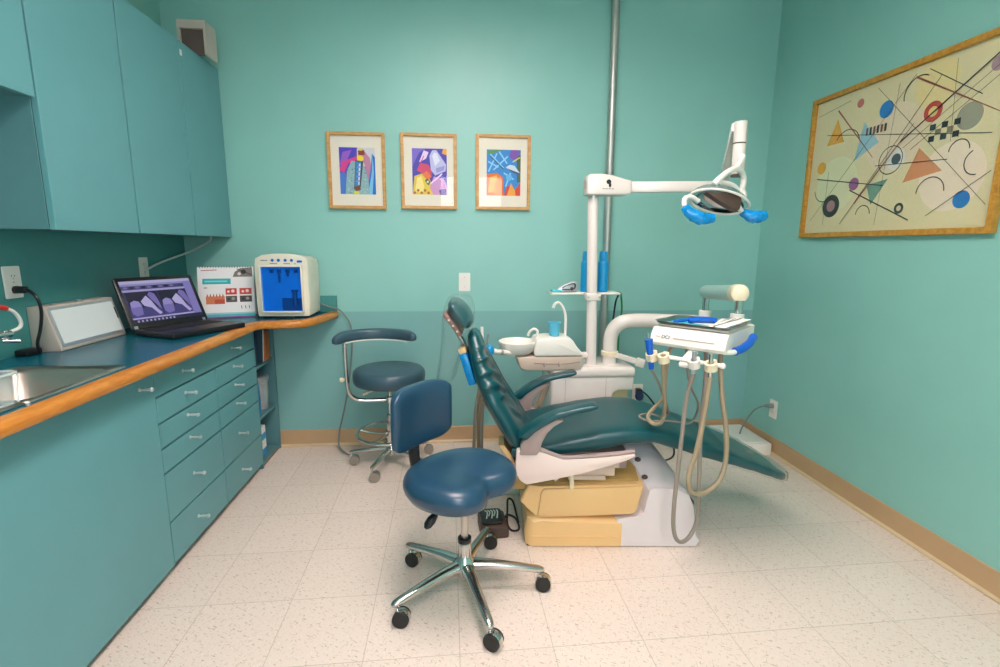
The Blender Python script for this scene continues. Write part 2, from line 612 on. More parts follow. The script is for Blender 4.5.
# wall behind the camera, with the window that mirrors in the picture glass
WX0, WX1, WZ0, WZ1 = -0.22, 0.80, 0.95, 2.38
b = MB()
b.box(XL - .1, WX0, YF - .1, YF, 0, ZC).box(WX1, XR + .1, YF - .1, YF, 0, ZC)
b.box(WX0, WX1, YF - .1, YF, 0, WZ0).box(WX0, WX1, YF - .1, YF, WZ1, ZC)
b.build('wall_front', M['wall'], kind='structure', smooth=0)
w = MB()
for a, c in ((WX0, WX0 + .04), (WX1 - .04, WX1), (.20, .25)):
    w.box(a, c, YF - .08, YF - .03, WZ0, WZ1, .004)
for a in (WZ0, WZ1 - .04, 1.84):
    w.box(WX0, WX1, YF - .078, YF - .032, a, a + .04, .004)
w = w.build('window_1', M['white'], kind='structure')
MB().box(WX0 + .02, WX1 - .02, YF - .058, YF - .054, WZ0 + .02, WZ1 - .02).build('pane', M['glass'], w, smooth=0)
# vinyl skirting with its moulded toe
def skirting(name, a, c, nrm):
    a, c, n = Vector(a), Vector(c), Vector(nrm)
    sec = [(0, 0), (.016, 0), (.016, .006), (.008, .016), (.006, .024), (.006, .104), (.003, .109), (0, .109)]
    b = MB()
    b.loft([[p + n * s + Vector((0, 0, z)) for s, z in sec] for p in (a, c)])
    o = b.build(name, M['base'], kind='structure', smooth=20)
    t = MB()
    t.loft([[p + n * s + Vector((0, 0, z)) for s, z in [(.0165, 0.0), (.0195, .002), (.0195, .008), (.009, .0165), (.0085, .015)]] for p in (a, c)])
    t.build('toe_strip', M['base_lip'], o, smooth=20)
    return o
skirting('baseboard_back', (-1.13, YB, 0), (XR, YB, 0), (0, -1, 0))
skirting('baseboard_right', (XR, YB, 0), (XR, YF, 0), (-1, 0, 0))
MB().box(XL, XL + .006, 0.3, YB, .88, 1.335).build('trim_1', M['splash'], kind='structure', smooth=0)

# ceiling troffers out of view; deep lips added to shade the wall tops
def troffer(x, y, label, L):
    t = thing('ceiling_light', label, 'ceiling light', (x, y, ZC), group='ceiling lights')
    b = MB()
    for s in (-1, 1):
        b.box(s * .31 - .01, s * .31 + .01, -.62, .62, -.115, 0)
        b.box(-.3, .3, s * .61 - .01, s * .61 + .01, -.115, 0)
    b.build('light_cutoff_lip', M['white'], t, smooth=0)
    MB().box(-.28, .28, -.58, .58, -.012, -.004).build('diffuser', L, t, smooth=0)
LIGHT = emit('fluorescent_panel', (255, 238, 232), 23.0)
troffer(0.15, 1.45, 'white ceiling light over the middle of the room, lip added to shade the walls', LIGHT)
troffer(0.30, -0.55, 'white ceiling light above the window end of the room, lip added to shade the walls', LIGHT)

# ------------------------------------------------------------------ counter run on the left
XC = -1.11                                   # front of the doors
def bar_handle(parent, y, z):
    b = MB()
    mt = Matrix.Translation((XC, y, z)) @ Matrix.Rotation(PI / 2, 4, 'Y')
    b.lathe([(.002, -.003), (.0075, -.002), (.0075, .003), (.004, .006), (.004, .034), (.0065, .036), (.0085, .040), (.0085, .044), (.006, .047), (.001, .047)], n=14, m=mt)
    b.box(XC + .012, XC + .034, y - .006, y + .006, z - .0035, z + .0035, .002)
    b.build('handle', M['pull'], parent, local=False)

t = thing('base_cabinet', 'teal sink cabinet with one wide plain door beneath the sink', 'cabinet', (XC, 1.1, 0))
b = MB().box(XL + .005, XC - .02, .3, .318, .045, .838).box(XL + .005, XC - .02, 1.867, 1.885, .045, .838)
b.box(XL + .005, XC - .02, .318, 1.867, .045, .063).box(XL + .005, XL + .02, .318, 1.867, .063, .838)
b.build('carcass', M['cab_in'], t, False, smooth=0)
MB().box(XL + .005, XC - .045, .3, 1.885, 0, .045).build('plinth', M['plinth'], t, False, smooth=0)
for y0, y1 in ((.302, .996), (1.0, 1.886)):
    d = MB().box(XC - .019, XC, y0, y1, .032, .832, .0012, 1).build('door', M['cab'], t, False, smooth=0)
    bar_handle(d, y1 - .085, .78)

t = thing('drawer_cabinet', 'teal cabinet of eleven drawers between sink cabinet and open shelves', 'cabinet', (XC, 2.35, 0))
MB().box(XL + .005, XC - .02, 1.888, 2.822, .045, .838).build('carcass', M['gap_shade'], t, False, smooth=0)  # carcass coloured dark so the drawer gaps look shaded
MB().box(XL + .005, XC - .045, 1.888, 2.822, 0, .045).build('plinth', M['plinth'], t, False, smooth=0)
ZS = [.826, .720, .617, .516, .415, .212, .032]
YS = [1.8915, 2.362, 2.8205]
g = .0042
d = MB().box(XC - .019, XC, YS[0], YS[2], ZS[1] + g, ZS[0] + .004, .0012, 1).build('drawer', M['cab'], t, False, smooth=0)
bar_handle(d, 2.085, .778)
bar_handle(d, 2.545, .778)
for k in range(1, 6):
    for j in range(2):
        d = MB().box(XC - .019, XC, YS[j] + (g * .8 if j else 0), YS[j + 1] - (0 if j else g * .8), ZS[k + 1] + g, ZS[k] - g, .0012, 1).build('drawer', M['cab'], t, False, smooth=0)
        bar_handle(d, (2.09, 2.548)[j], (.683, .587, .488, .327, .127)[k - 1])

t = thing('shelf_unit', 'open teal shelf unit at the end of the counter by the back wall', 'shelf', (XC, 2.99, 0))
b = MB()
b.box(XL + .005, XC - .004, 2.823, 2.839, .0, .838).box(XL + .005, XC - .004, 3.122, 3.138, .0, .838)
b.box(XL + .005, XL + .02, 2.823, 3.138, .0, .838)
b.build('side_panels', M['cab_in'], t, False, smooth=0)
SH = (.028, .300, .600)
for z in SH:
    MB().box(XL + .02, XC - .012, 2.839, 3.122, z - .016, z, .001, 1).build('shelf', M['cab_in'], t, False, smooth=0)
MB().box(XC - .03, XC - .012, 2.839, 3.122, 0, .012).build('plinth', M['plinth'], t, False, smooth=0)

# things on the open shelves
o = MB().box(-1.42, -1.125, 3.02, 3.095, .601, .775, .004, 2).build('file_box', M['orange'])
tag(o, 'orange card box standing on the top open shelf', 'box')
mt = Matrix.Translation((0, 2.985, .604)) @ Matrix.Rotation(R(-8), 4, 'X')
o = MB().box(-1.40, -1.128, -.004, .004, 0, .19, .002, 1, mt).build('binder', M['vinyl_grey'])
MB().box(-1.128, -1.1265, -.005, .005, 0, .19, 0, 1, mt).build('spine', M['paper'], o, label='white spine')
tag(o, 'white-spined binder leaning beside the orange box on the top open shelf', 'binder')
mt = Matrix.Translation((0, 2.93, .604)) @ Matrix.Rotation(R(-10), 4, 'X')
o = MB().box(-1.40, -1.15, -.012, .016, 0, .185, .002, 1, mt).build('binder', M['navy'])
tag(o, 'dark blue binder leaning behind the white-spined one on the top open shelf', 'binder')
t = thing('pitcher', 'clear plastic pitcher with grey lid on the middle open shelf', 'pitcher', (-1.19, 3.02, .301))
prof = [(.052, .0), (.056, .004), (.062, .09), (.066, .185), (.063, .185), (.059, .09), (.053, .006), (.02, .005)]
MB().lathe(prof, n=24).build('jug', M['clearbox'], t)
MB().lathe([(.03, .184), (.068, .184), (.069, .206), (.06, .214), (.02, .216)], n=24).build('lid', M['sil'], t)
MB().tube([(.055, -.03, .16), (.068, -.055, .15), (.07, -.058, .09), (.05, -.03, .05)], .007, n=8).build('handle', M['clearbox'], t)
o = MB().prism([(2.847 + a, .301 + c) for a, c in ((0, 0), (.075, 0), (.085, .1), (.07, .2), (.03, .262), (0, .27))], 'x', -1.40, -1.135, .01, 2).build('plastic_bag', M['film'])
tag(o, 'blue plastic bag bunched at the left of the middle open shelf', 'bag')
t = thing('carton', 'white and blue carton on the bottom open shelf', 'carton', (-1.25, 2.95, .029))
MB().box(-.12, .10, -.055, .045, 0, .18, .002, 1).build('box', M['paper'], t)
for y0, z0, z1 in ((-.055, 0, .045), (-.03, .1, .14)):
    MB().box(.1, .1015, y0, .045, z0, z1).build('printed_band', M['bottle'], t, smooth=0)

# countertop: slab around the sink cut-out, ledge along the back wall
t = thing('countertop', 'petrol blue laminate countertop with rounded varnished oak edge', 'countertop', (-1.3, 1.6, .84))
SX0, SX1, SY0, SY1 = -1.42, -1.12, 1.36, 1.71   # sink cut-out
b = MB()
b.box(XL + .006, SX0, .3, 2.7, .84, .88).box(SX1, -1.076, .3, 2.7, .84, .88)
b.box(SX0, SX1, .3, SY0, .84, .88).box(SX0, SX1, SY1, 2.7, .84, .88)
b.prism([(XL + .006, 2.7), (-1.076, 2.7), (-1.05, 2.772), (-.885, 2.795), (-.82, 2.86), (-.787, 3.0), (-.757, YB - .001), (XL + .006, YB - .001)], 'z', .84, .88)
b.build('slab', M['counter'], t, False, smooth=0)
sec = [(-.02, .0), (.008, .0), (.017, .005), (.021, .014), (.021, .028), (.017, .037), (.008, .0425), (-.02, .0425)]
path = catmull([(-1.056, .3, .8395), (-1.056, 1.5, .8395), (-1.056, 2.69, .8395)], 2)[:-1] + [Vector(p) for p in ((-1.056, 2.70, .8395), (-1.032, 2.752, .8395), (-.95, 2.762, .8395))] + catmull([(-.89, 2.770, .8395), (-.83, 2.80, .8395), (-.79, 2.88, .8395), (-.765, 3.0, .8395), (-.738, YB - .002, .8395)], 5)
MB().sweep(path, sec).build('wood_edge', M['edge'], t, False, smooth=50)
MB().box(XL + .006, -.722, YB - .02, YB - .001, .881, .981, .002, 1).build('backsplash', M['splash'], t, False, smooth=0)

# sink
t = thing('sink', 'stainless steel sink set into the petrol blue countertop', 'sink', (-1.27, 1.39, .88))
b = MB()
rim = [(SX0 - .03, SY0 - .03), (SX1 + .022, SY0 - .03), (SX1 + .022, SY1 + .03), (SX0 - .03, SY1 + .03)]
def rr(x0, x1, y0, y1, r, z, n=6):
    return [(p[0], p[1], z) for p in rrect((x0 + x1) / 2, (y0 + y1) / 2, (x1 - x0) / 2, (y1 - y0) / 2, r, n)]
b.loft([rr(SX0 - .03, SX1 + .022, SY0 - .03, SY1 + .03, .02, .8805), rr(SX0 - .028, SX1 + .02, SY0 - .028, SY1 + .028, .02, .885),
        rr(SX0 - .0, SX1 + .0, SY0 + .0, SY1 - .0, .03, .883), rr(SX0 + .008, SX1 - .006, SY0 + .008, SY1 - .008, .045, .872),
        rr(SX0 + .018, SX1 - .014, SY0 + .018, SY1 - .018, .06, .76), rr(SX0 + .05, SX1 - .04, SY0 + .05, SY1 - .05, .05, .735)], cap0=False)
b.build('basin', M['basin'], t, False, smooth=60)
MB().lathe([(.04, .0), (.042, .003), (.03, .004), (.012, .001)], (-1.27, 1.53, .736), 20).build('drain', M['chrome'], t, False)
b = MB().box(SX0 - .03, SX1 + .022, .95, 1.331, .8805, .8855, .002)
for k in range(9):
    b.box(SX0 + .01 + k * .034, SX0 + .016 + k * .034, .99, 1.30, .8855, .888, .001, 1)
b.build('drainboard', M['basin'], t, False)
t = thing('plastic_tub', 'clear plastic tub standing on the sink drainboard', 'tub', (-1.22, 1.195, .888))
b = MB()
def tubring(s, z):
    return [(-1.22 + x * s, 1.195 + y * s, z) for x, y in rrect(0, 0, .114, .136, .02)]
b.loft([tubring(.93, .888), tubring(.97, .892), tubring(1, .962), tubring(1.04, .963), tubring(1.04, .967), tubring(.985, .967), tubring(.95, .895), tubring(.8, .892)])
b.build('tub', M['clearbox'], t, False)
MB().tube(tubring(1.03, .966) + [tubring(1.03, .966)[0]], .004, n=8, smooth=False).tube(tubring(.96, .890) + [tubring(.96, .890)[0]], .003, n=8, smooth=False).cyl((-1.108, 1.322, .89), (-1.104, 1.328, .965), .003, n=8).build('rim', M['tubrim'], t, False)
MB().tube([(-1.104, 1.12, .955), (-1.092, 1.13, .93), (-1.092, 1.24, .93), (-1.104, 1.25, .955)], .005, n=8).build('handle', M['clearbox'], t, False)

# tap and its pipe at the picture's left edge
t = thing('water_tap', 'chrome wall tap with white tube above the sink', 'tap', (-1.5, 1.72, .97))
b = MB()
b.cyl((XL + .006, 1.74, .985), (-1.5, 1.74, .985), .012).cyl((-1.5, 1.70, .985), (-1.5, 1.80, .985), .013).cyl((-1.5, 1.785, .96), (-1.5, 1.785, 1.0), .010)
b.cyl((-1.5, 1.77, .965), (-1.47, 1.80, .960), .007)
b.build('valve', M['chrome'], t, False)
MB().tube([(-1.5, 1.80, 1.072), (-1.5, 1.83, 1.055), (-1.5, 1.849, 1.025), (-1.5, 1.843, 1.0), (-1.5, 1.80, .99)], .006, n=10).build('tube', M['cord_white'], t, False)
MB().cyl((-1.5, 1.765, 1.082), (-1.5, 1.803, 1.071), .010, .008).build('tip', M['red'], t, False, label='red tube tip')

# outlets, plates
def plate(name, label, cat, o, u, kind='duplex', group=None):
    """o centre on the wall, u unit right; the plate faces u x z"""
    mt = frame_from(o, u, (0, 0, 1))
    t = thing(name, label, cat, o, group='wall outlets' if kind == 'duplex' else None)
    MB().prism(rrect(0, 0, .036, .058, .005), 'z', 0, .006, .0015, 1, mt).build('cover', M['white'], t, False)
    if kind == 'duplex':
        for s in (-1, 1):
            f = MB().prism(rrect(0, s * .02, .0165, .0145, .006), 'z', .006, .0075, 0, 1, mt).build('receptacle', M['white'], t, False)
            b = MB()
            for k in (-1, 1):
                b.box(k * .006 - .001, k * .006 + .001, s * .02 - .001, s * .02 + .007, .0074, .0078, 0, 1, mt)
            b.cyl((0, s * .02 - .007, .0074), (0, s * .02 - .007, .0078), .002, n=8, m=mt)
            b.build('slots', M['black'], f, False, smooth=0)
    b = MB()
    for s in ((0,) if kind == 'duplex' else (-.03, .03)):
        b.cyl((0, s, .006), (0, s, .0078), .0028, n=10, m=mt)
    b.build('screw', M['sil'], t, False)
    return t
plate('wall_outlet', 'white outlet with a black plug on teal wall above sink', 'outlet', (XL + .006, 1.955, 1.148), (0, 1, 0))
plate('wall_outlet', 'white outlet with white cable behind the open laptop', 'outlet', (XL + .006, 2.735, 1.163), (0, 1, 0))
plate('wall_outlet', 'white outlet low on the right wall with grey plug', 'outlet', (XR, 2.835, .287), (0, -1, 0))
plate('wall_outlet', 'white outlet low on back wall behind the delivery cabinet', 'outlet', (1.245, YB, .317), (1, 0, 0))
plate('switch_plate', 'blank white cover plate on the back wall below the pictures', 'switch plate', (.071, YB, 1.066), (1, 0, 0), 'blank')

# view box with its lead
t = thing('x_ray_viewer', 'small white x-ray light box against the teal wall beside the laptop', 'light box', (-1.54, 2.18, .88))
mt = Matrix.Translation((0, 0, .8805))
MB().prism([(-1.592, 0), (-1.492, 0), (-1.490, .01), (-1.532, .172), (-1.592, .172)], 'y', 1.995, 2.375, .003, 2, mt).build('case', M['beigebox'], t, False)
u, v = Vector((0, 1, 0)), Vector((-.042, 0, .162)).normalized()
fm = frame_from((-1.4895, 1.995, .892), u, v)
MB().prism(rrect(.19, .082, .182, .076, .004), 'z', 0, .004, .001, 1, fm).build('bezel', M['sil'], t, False)
MB().prism(rrect(.188, .082, .17, .066, .003), 'z', .003, .0055, .001, 1, fm).build('viewing_panel', M['opal'], t, False)
MB().box(.355, .362, .07, .12, .004, .0065, 0, 1, fm).build('switch', M['black'], t, False)
MB().cyl((-1.55, 2.06, 1.053), (-1.55, 2.06, 1.058), .006, n=8).cyl((-1.55, 2.2, 1.053), (-1.55, 2.2, 1.06), .01, n=10).build('knob', M['sil'], t, False)
t = thing('power_cord', 'black power cord plugged in above the x-ray light box', 'cord', (-1.55, 1.94, .9))
MB().tube([(-1.588, 1.955, 1.12), (-1.575, 1.952, 1.122)], .014, n=10, smooth=False).box(-1.578, -1.545, 1.938, 1.962, 1.109, 1.134, .004).build('plug', M['black'], t, False)
MB().tube([(-1.55, 1.947, 1.123), (-1.53, 1.938, 1.121), (-1.5, 1.933, 1.093), (-1.495, 1.936, 1.041), (-1.505, 1.932, .976), (-1.515, 1.924, .929), (-1.53, 1.945, .888), (-1.56, 1.975, .886)], .0055, n=8).build('lead', M['black'], t, False)
MB().box(-1.585, -1.54, 1.905, 1.975, .881, .905, .006).build('transformer', M['black'], t, False)

# laptop
HU, HV = Vector((.46, .888, 0)).normalized(), Vector((.888, -.46, 0)).normalized()
hc = Vector((-1.350, 2.505, .8805))
t = thing('laptop', 'open black laptop showing dental x-rays on the countertop', 'laptop', tuple(hc))
fm = frame_from(hc, HU, -HV)                      # x along hinge, y away from the keyboard, z up
MB().prism(rrect(0, -.132, .187, .13, .014), 'z', .003, .026, .004, 2, fm).build('base', M['black'], t, False)
b = MB()
for i in range(5):
    for j in range(14):
        b.box(-.165 + j * .0236, -.165 + j * .0236 + .0195, -.045 - i * .021, -.045 - i * .021 + .017, .0262, .0285, .001, 1, fm)
b.build('keyboard', M['rubber'], t, False, smooth=0)
MB().box(-.05, .05, -.235, -.175, .0262, .0268, 0, 1, fm).build('touchpad', M['brown'], t, False, smooth=0)
sv = (Vector((0, 0, 1)) * math.cos(R(24)) - HV * math.sin(R(24))).normalized()
sm = frame_from(hc + Vector((0, 0, .022)) - HV * .004, HU, sv)
lid = MB().prism(rrect(0, .128, .187, .126, .012), 'z', -.012, 0, .003, 2, sm).build('lid', M['black'], t, False)
p = Picture(.336, .205)
W_, G_, D_ = (196, 186, 236), (128, 116, 190), (26, 22, 54)
p.rect((56, 50, 108), 0, 0, 1, 1).rect((190, 186, 226), 0, .93, 1, 1).rect((150, 146, 206), 0, .88, 1, .93).rect((70, 66, 120), .02, .80, .8, .88)
for k in range(9):
    p.rect((20, 18, 44) if k % 2 else (120, 112, 170), .03 + k * .08, .815, .03 + k * .08 + .055, .865)
p.rect((176, 168, 220), 0, .74, 1, .79).rect((140, 130, 200), .88, .05, 1, .93).rect(D_, .02, .13, .45, .73).rect(D_, .46, .13, .87, .73).rect((190, 180, 240), 0, .09, .88, .125)
for u0 in (0.02, .46):
    q = lambda pts: [(u0 + a * .42, .13 + c * .6) for a, c in pts]
    p.poly((70, 62, 130), q([(0, 0), (1, 0), (1, .34), (.55, .42), (.3, .3), (0, .36)]))
    p.poly(G_, q([(.02, .16), (.12, .05), (.34, .1), (.4, .5), (.33, .62), (.06, .58), (.02, .4)]))
    p.poly((160, 150, 216), q([(.05, .4), (.36, .42), (.34, .62), (.2, .68), (.06, .6)]))
    p.poly(W_, q([(.4, .62), (.62, .84), (.74, .62), (.84, .3), (.96, .1), (.86, .04), (.68, .34), (.46, .44)]))
    p.poly(G_, q([(.68, .86), (.78, .98), (.92, .9), (.98, .6), (.99, .25), (.9, .4), (.76, .66)]))
p.rect((30, 28, 62), 0, 0, 1, .085)
for k in range(10):
    p.rect((180, 176, 220), .05 + k * .055, .02, .05 + k * .055 + .025, .065)
p.build('screen', M['screen'], lid, sm @ Matrix.Translation((-.168, .03, .0006)))
b = MB()
b.box(-.176, -.160, .004, .018, 0, .002, 0, 1, sm).box(.158, .172, .004, .018, 0, .002, 0, 1, sm)
b.build('hinge_badge', M['sil'], lid, False, smooth=0)

# flip calendar
t = thing('desk_calendar', 'white standing flip calendar with tooth photos beside the laptop', 'calendar', (-1.27, 2.9, .88))
cu = Vector((.28, .085, 0)).normalized()
cn = Vector((cu.y, -cu.x, 0))
cv = (Vector((0, 0, 1)) - cn * .28).normalized()
c0 = Vector((-1.405, 2.861, .8815))
fm = frame_from(c0, cu, cv)
MB().box(0, .282, 0, .292, -.003, 0, 0, 1, fm).build('front_leaf', M['paper'], t, False, smooth=0)
cv2 = (Vector((0, 0, 1)) + cn * .10).normalized()
fb = frame_from(c0 - cn * .12, cu, cv2)
MB().box(0, .282, 0, .282, -.002, 0, 0, 1, fb).build('back_leaf', M['paper'], t, False, smooth=0)
p = Picture(.282, .292)
p.rect((238, 234, 236), 0, 0, 1, 1).rect((150, 200, 204), 0, .06, 1, .1).rect((60, 176, 186), 0, .02, 1, .07).rect((158, 60, 150), 0, 0, 1, .022)
p.rect((20, 172, 180), .08, .66, .58, .77).rect((120, 210, 214), .12, .70, .52, .73)
for (a, bb, c) in ((.48, .68, (204, 60, 56)), (.73, .95, (210, 76, 70)), (.48, .68, (84, 78, 76)), (.73, .95, (70, 66, 66))):
    v0 = .45 if c[0] > 150 else .30
    p.rect(c, a, v0, bb, v0 + .125)
    p.disc((236, 214, 206) if c[0] > 150 else (150, 146, 140), (a + bb) / 2 + .03, v0 + .07, .03)
    p.disc((240, 226, 220) if c[0] > 150 else (40, 38, 40), (a + bb) / 2 - .05, v0 + .06, .022)
p.rect((206, 116, 74), .13, .27, .46, .42).rect((190, 70, 50), .28, .27, .46, .36)
for k in range(6):
    p.poly((170, 70, 56), [(.14 + k * .055, .42), (.17 + k * .055, .42), (.155 + k * .055, .48)])
p.poly((120, 112, 110), [(.62, .80), (.98, .80), (.98, .99), (.76, .97), (.66, .9)]).disc((40, 38, 38), .82, .9, .045).disc((216, 208, 204), .74, .86, .03).line((30, 30, 30), .7, .96, .96, .84, .014)
for k in range(3):
    p.line((110, 70, 60), .76 + k * .07, .17, .75 + k * .07, .23, .012)
p.line((170, 90, 80), .06, .93, .34, .94, .014).rect((150, 150, 150), .1, .58, .16, .6)
p.build('printed_page', M['print'], t, fm @ Matrix.Translation((0, 0, .0006)))
b = MB()
for k in range(20):
    b.torus((0, 0, 0), .007, .0012, 10, 5, fm @ Matrix.Translation(((.012 + k * .0135), .29, -.005)) @ Matrix.Rotation(PI / 2, 4, 'Y'))
b.build('wire_binding', M['black'], t, False)

# handpiece cabinet with blue window
t = thing('handpiece_cleaner', 'cream countertop appliance with a blue see-through door', 'appliance', (-.95, 2.99, .88))
prof = [(-.128, .012), (.128, .012), (.134, .018), (.138, .10), (.137, .30), (.131, .335), (.10, .352), (.04, .360), (-.04, .360), (-.10, .352), (-.131, .335), (-.137, .30), (-.138, .10), (-.134, .018)]
b = MB()
mt = Matrix.Translation((-.952, 0, .881)) @ Matrix.Diagonal((1.05, 1, 1, 1))
def sect(y, s, dz):
    return [(x * s, y, z * dz if z > .02 else z) for x, z in prof]
b.loft([sect(2.868, .965, .985), sect(2.872, .99, .995), sect(2.885, 1, 1), sect(3.10, .98, .97), sect(3.118, .95, .95)], m=mt)
b.build('housing', M['cream'] if False else mat('ivory_casing', (232, 226, 208), .35), t, False, smooth=30)
dm = frame_from((-.950, 2.8675, .881), (1, 0, 0), (0, 0, 1))
MB().prism(rrect(0, .165, .107, .125, .012), 'z', -.001, .0015, 0, 1, dm).build('chamber', mat('blue_chamber', (8, 138, 228), .5, var=.12, scale=6), t, False)
b = MB()
for x in (-.052, -.012, .034, .078):
    b.cyl((x, .274, .004), (x, .255, .004), .011, n=10, m=dm)
b.cyl((-.012, .255, .004), (-.012, .20, .004), .008, .005, n=10, m=dm).cyl((.034, .255, .004), (.034, .235, .004), .006, n=10, m=dm)
b.box(-.005, .1, .046, .115, .002, .005, .001, 1, dm).cyl((.066, .07, .005), (.066, .155, .005), .013, n=10, m=dm).box(.048, .086, .15, .162, .002, .012, .001, 1, dm)
b.build('handpiece_couplings', mat('deep_blue_shapes', (4, 52, 116), .4), t, False)
MB().prism(rrect(0, .165, .110, .128, .013), 'z', .017, .02, 0, 1, dm).build('door', M['bluewindow'], t, False)
b = MB()
for x0, x1, z0, z1 in ((-.115, .115, .288, .297), (-.115, .115, .033, .042), (-.115, -.106, .033, .297), (.106, .115, .033, .297)):
    b.box(x0, x1, z0, z1, 0, .022, .002, 1, dm)
b.build('door_frame', mat('ivory_frame', (236, 230, 214), .35), t, False)
b = MB()
for x in (-.045, -.012, .024, .058):
    b.cyl((x, .324, 0), (x, .324, .004), .008, n=14, m=dm)
b.prism(rrect(.1, .318, .014, .006, .005), 'z', 0, .003, 0, 1, dm)
b.build('button', M['bib'], t, False)
b = MB()
for x, hw in ((-.104, .004), (-.092, .007), (-.078, .005), (-.04, .02), (.03, .018), (.075, .004)):
    b.box(x - hw, x + hw, .304 if x > -.07 else .321, .307 if x > -.07 else .325, .0, .0012, 0, 1, dm)
b.build('lettering', M['navy'], t, False, smooth=0)
MB().box(-.045, .045, 2.862, 2.90, 0, .012, .002, 1, mt).box(-.12, .12, 2.90, 3.1, 0, .014, 0, 1, mt).build('foot', M['black'], t, False)
o = MB().tube([(-.822, 3.09, .944), (-.77, 3.125, .915), (-.705, 3.13, .893), (-.655, 3.138, .828), (-.639, 3.14, .765), (-.64, 3.13, .639), (-.669, 3.13, .411), (-.707, 3.13, .245), (-.737, 3.11, .108), (-.735, 3.07, .03), (-.68, 3.0, .006), (-.60, 2.95, .006)], .005, n=8).build('power_cord', M['cord_grey'])
tag(o, 'grey cord hanging from the cream appliance down the back wall', 'cord')
o = MB().tube([(-1.586, 2.735, 1.163), (-1.57, 2.745, 1.165), (-1.575, 2.82, 1.182), (-1.58, 2.95, 1.205), (-1.575, 3.12, 1.235), (-1.54, 3.14, 1.255), (-1.48, 3.143, 1.285), (-1.44, 3.143, 1.31), (-1.43, 3.14, 1.334)], .006, n=8).build('cable', M['cord_white'])
tag(o, 'white cable rising from the outlet behind the laptop to the wall cabinets', 'cable')

# ------------------------------------------------------------------ upper cabinets
XU = -1.315
t = thing('wall_cabinet', 'tall teal wall cabinet with three plain doors', 'cabinet', (XU, 2.48, 1.335))
MB().box(XL + .001, XU - .02, 1.808, YB - .001, 1.335, 2.262).build('carcass', M['cab_in'], t, False, smooth=0)
MB().box(XU - .0203, XU - .0197, 1.812, YB - .005, 1.34, 2.258).build('door_gap_shade', M['gap_shade'], t, False, smooth=0)  # thin dark sheet added behind the doors, painted shade for their gaps
YD = [1.808, 2.263, 2.728, YB - .003]
for a, c in zip(YD, YD[1:]):
    MB().box(XU - .0195, XU, a + .005, c - .005, 1.333, 2.263, .0012, 1).build('door', M['cab'], t, False, smooth=0)
MB().box(XU - .001, XU + .004, 2.738, 2.752, 2.196, 2.222, .001, 1).build('bumper', M['white'], t, False)
t = thing('wall_cabinet', 'short teal wall cabinet above the sink', 'cabinet', (XU, 1.4, 1.745))
MB().box(XL + .001, XU - .02, .9, 1.806, 1.748, 2.262).build('carcass', M['cab_in'], t, False, smooth=0)
for a, c in ((.9, 1.352), (1.353, 1.806)):
    MB().box(XU - .0195, XU, a + .0015, c - .0015, 1.743, 2.263, .0012, 1).build('door', M['cab'], t, False, smooth=0)
t = thing('storage_box', 'beige box with dark recessed front on top of the tall wall cabinet', 'box', (-1.36, 3.0, 2.263))
b = MB().prism([(-1.41, 2.264), (-1.398, 2.264), (-1.398, 2.39), (-1.282, 2.39), (-1.282, 2.264), (-1.27, 2.264), (-1.27, 2.43), (-1.41, 2.43)], 'y', 2.93, 3.05)
b.build('casing', M['beigebox'], t, False, smooth=0)
MB().box(-1.398, -1.282, 2.945, 2.951, 2.264, 2.39).build('recess', M['darkgrille'], t, False, smooth=0)

# ------------------------------------------------------------------ three framed pictures on the back wall
def small_frame(x0, x1, z0, z1, label, paint):
    t = thing('framed_picture', label, 'picture', ((x0 + x1) / 2, YB, (z0 + z1) / 2), group='framed prints on the back wall')
    b = MB()
    y0, y1, wv = YB - .026, YB - .001, .019
    b.box(x0, x0 + wv, y0, y1, z0, z1, .002, 1).box(x1 - wv, x1, y0, y1, z0, z1, .002, 1)
    b.box(x0 + wv, x1 - wv, y0, y1, z0, z0 + wv, .002, 1).box(x0 + wv, x1 - wv, y0, y1, z1 - wv, z1, .002, 1)
    b.build('frame', M['frame'], t, False)
    MB().box(x0 + wv, x1 - wv, YB - .012, YB - .002, z0 + wv, z1 - wv).build('mount', M['mat'], t, False, smooth=0)
    W, H = x1 - x0, z1 - z0
    pw, ph = W * .62, H * .61
    p = Picture(pw, ph)
    paint(p)
    p.build('print', M['print'], t, frame_from((x0 + W * .2, YB - .0123, z0 + H * .195), (1, 0, 0), (0, 0, 1)))
    MB().box(x0 + wv - .002, x1 - wv + .002, YB - .020, YB - .0185, z0 + wv - .002, z1 - wv + .002).build('glass', M['glass'], t, False, smooth=0)

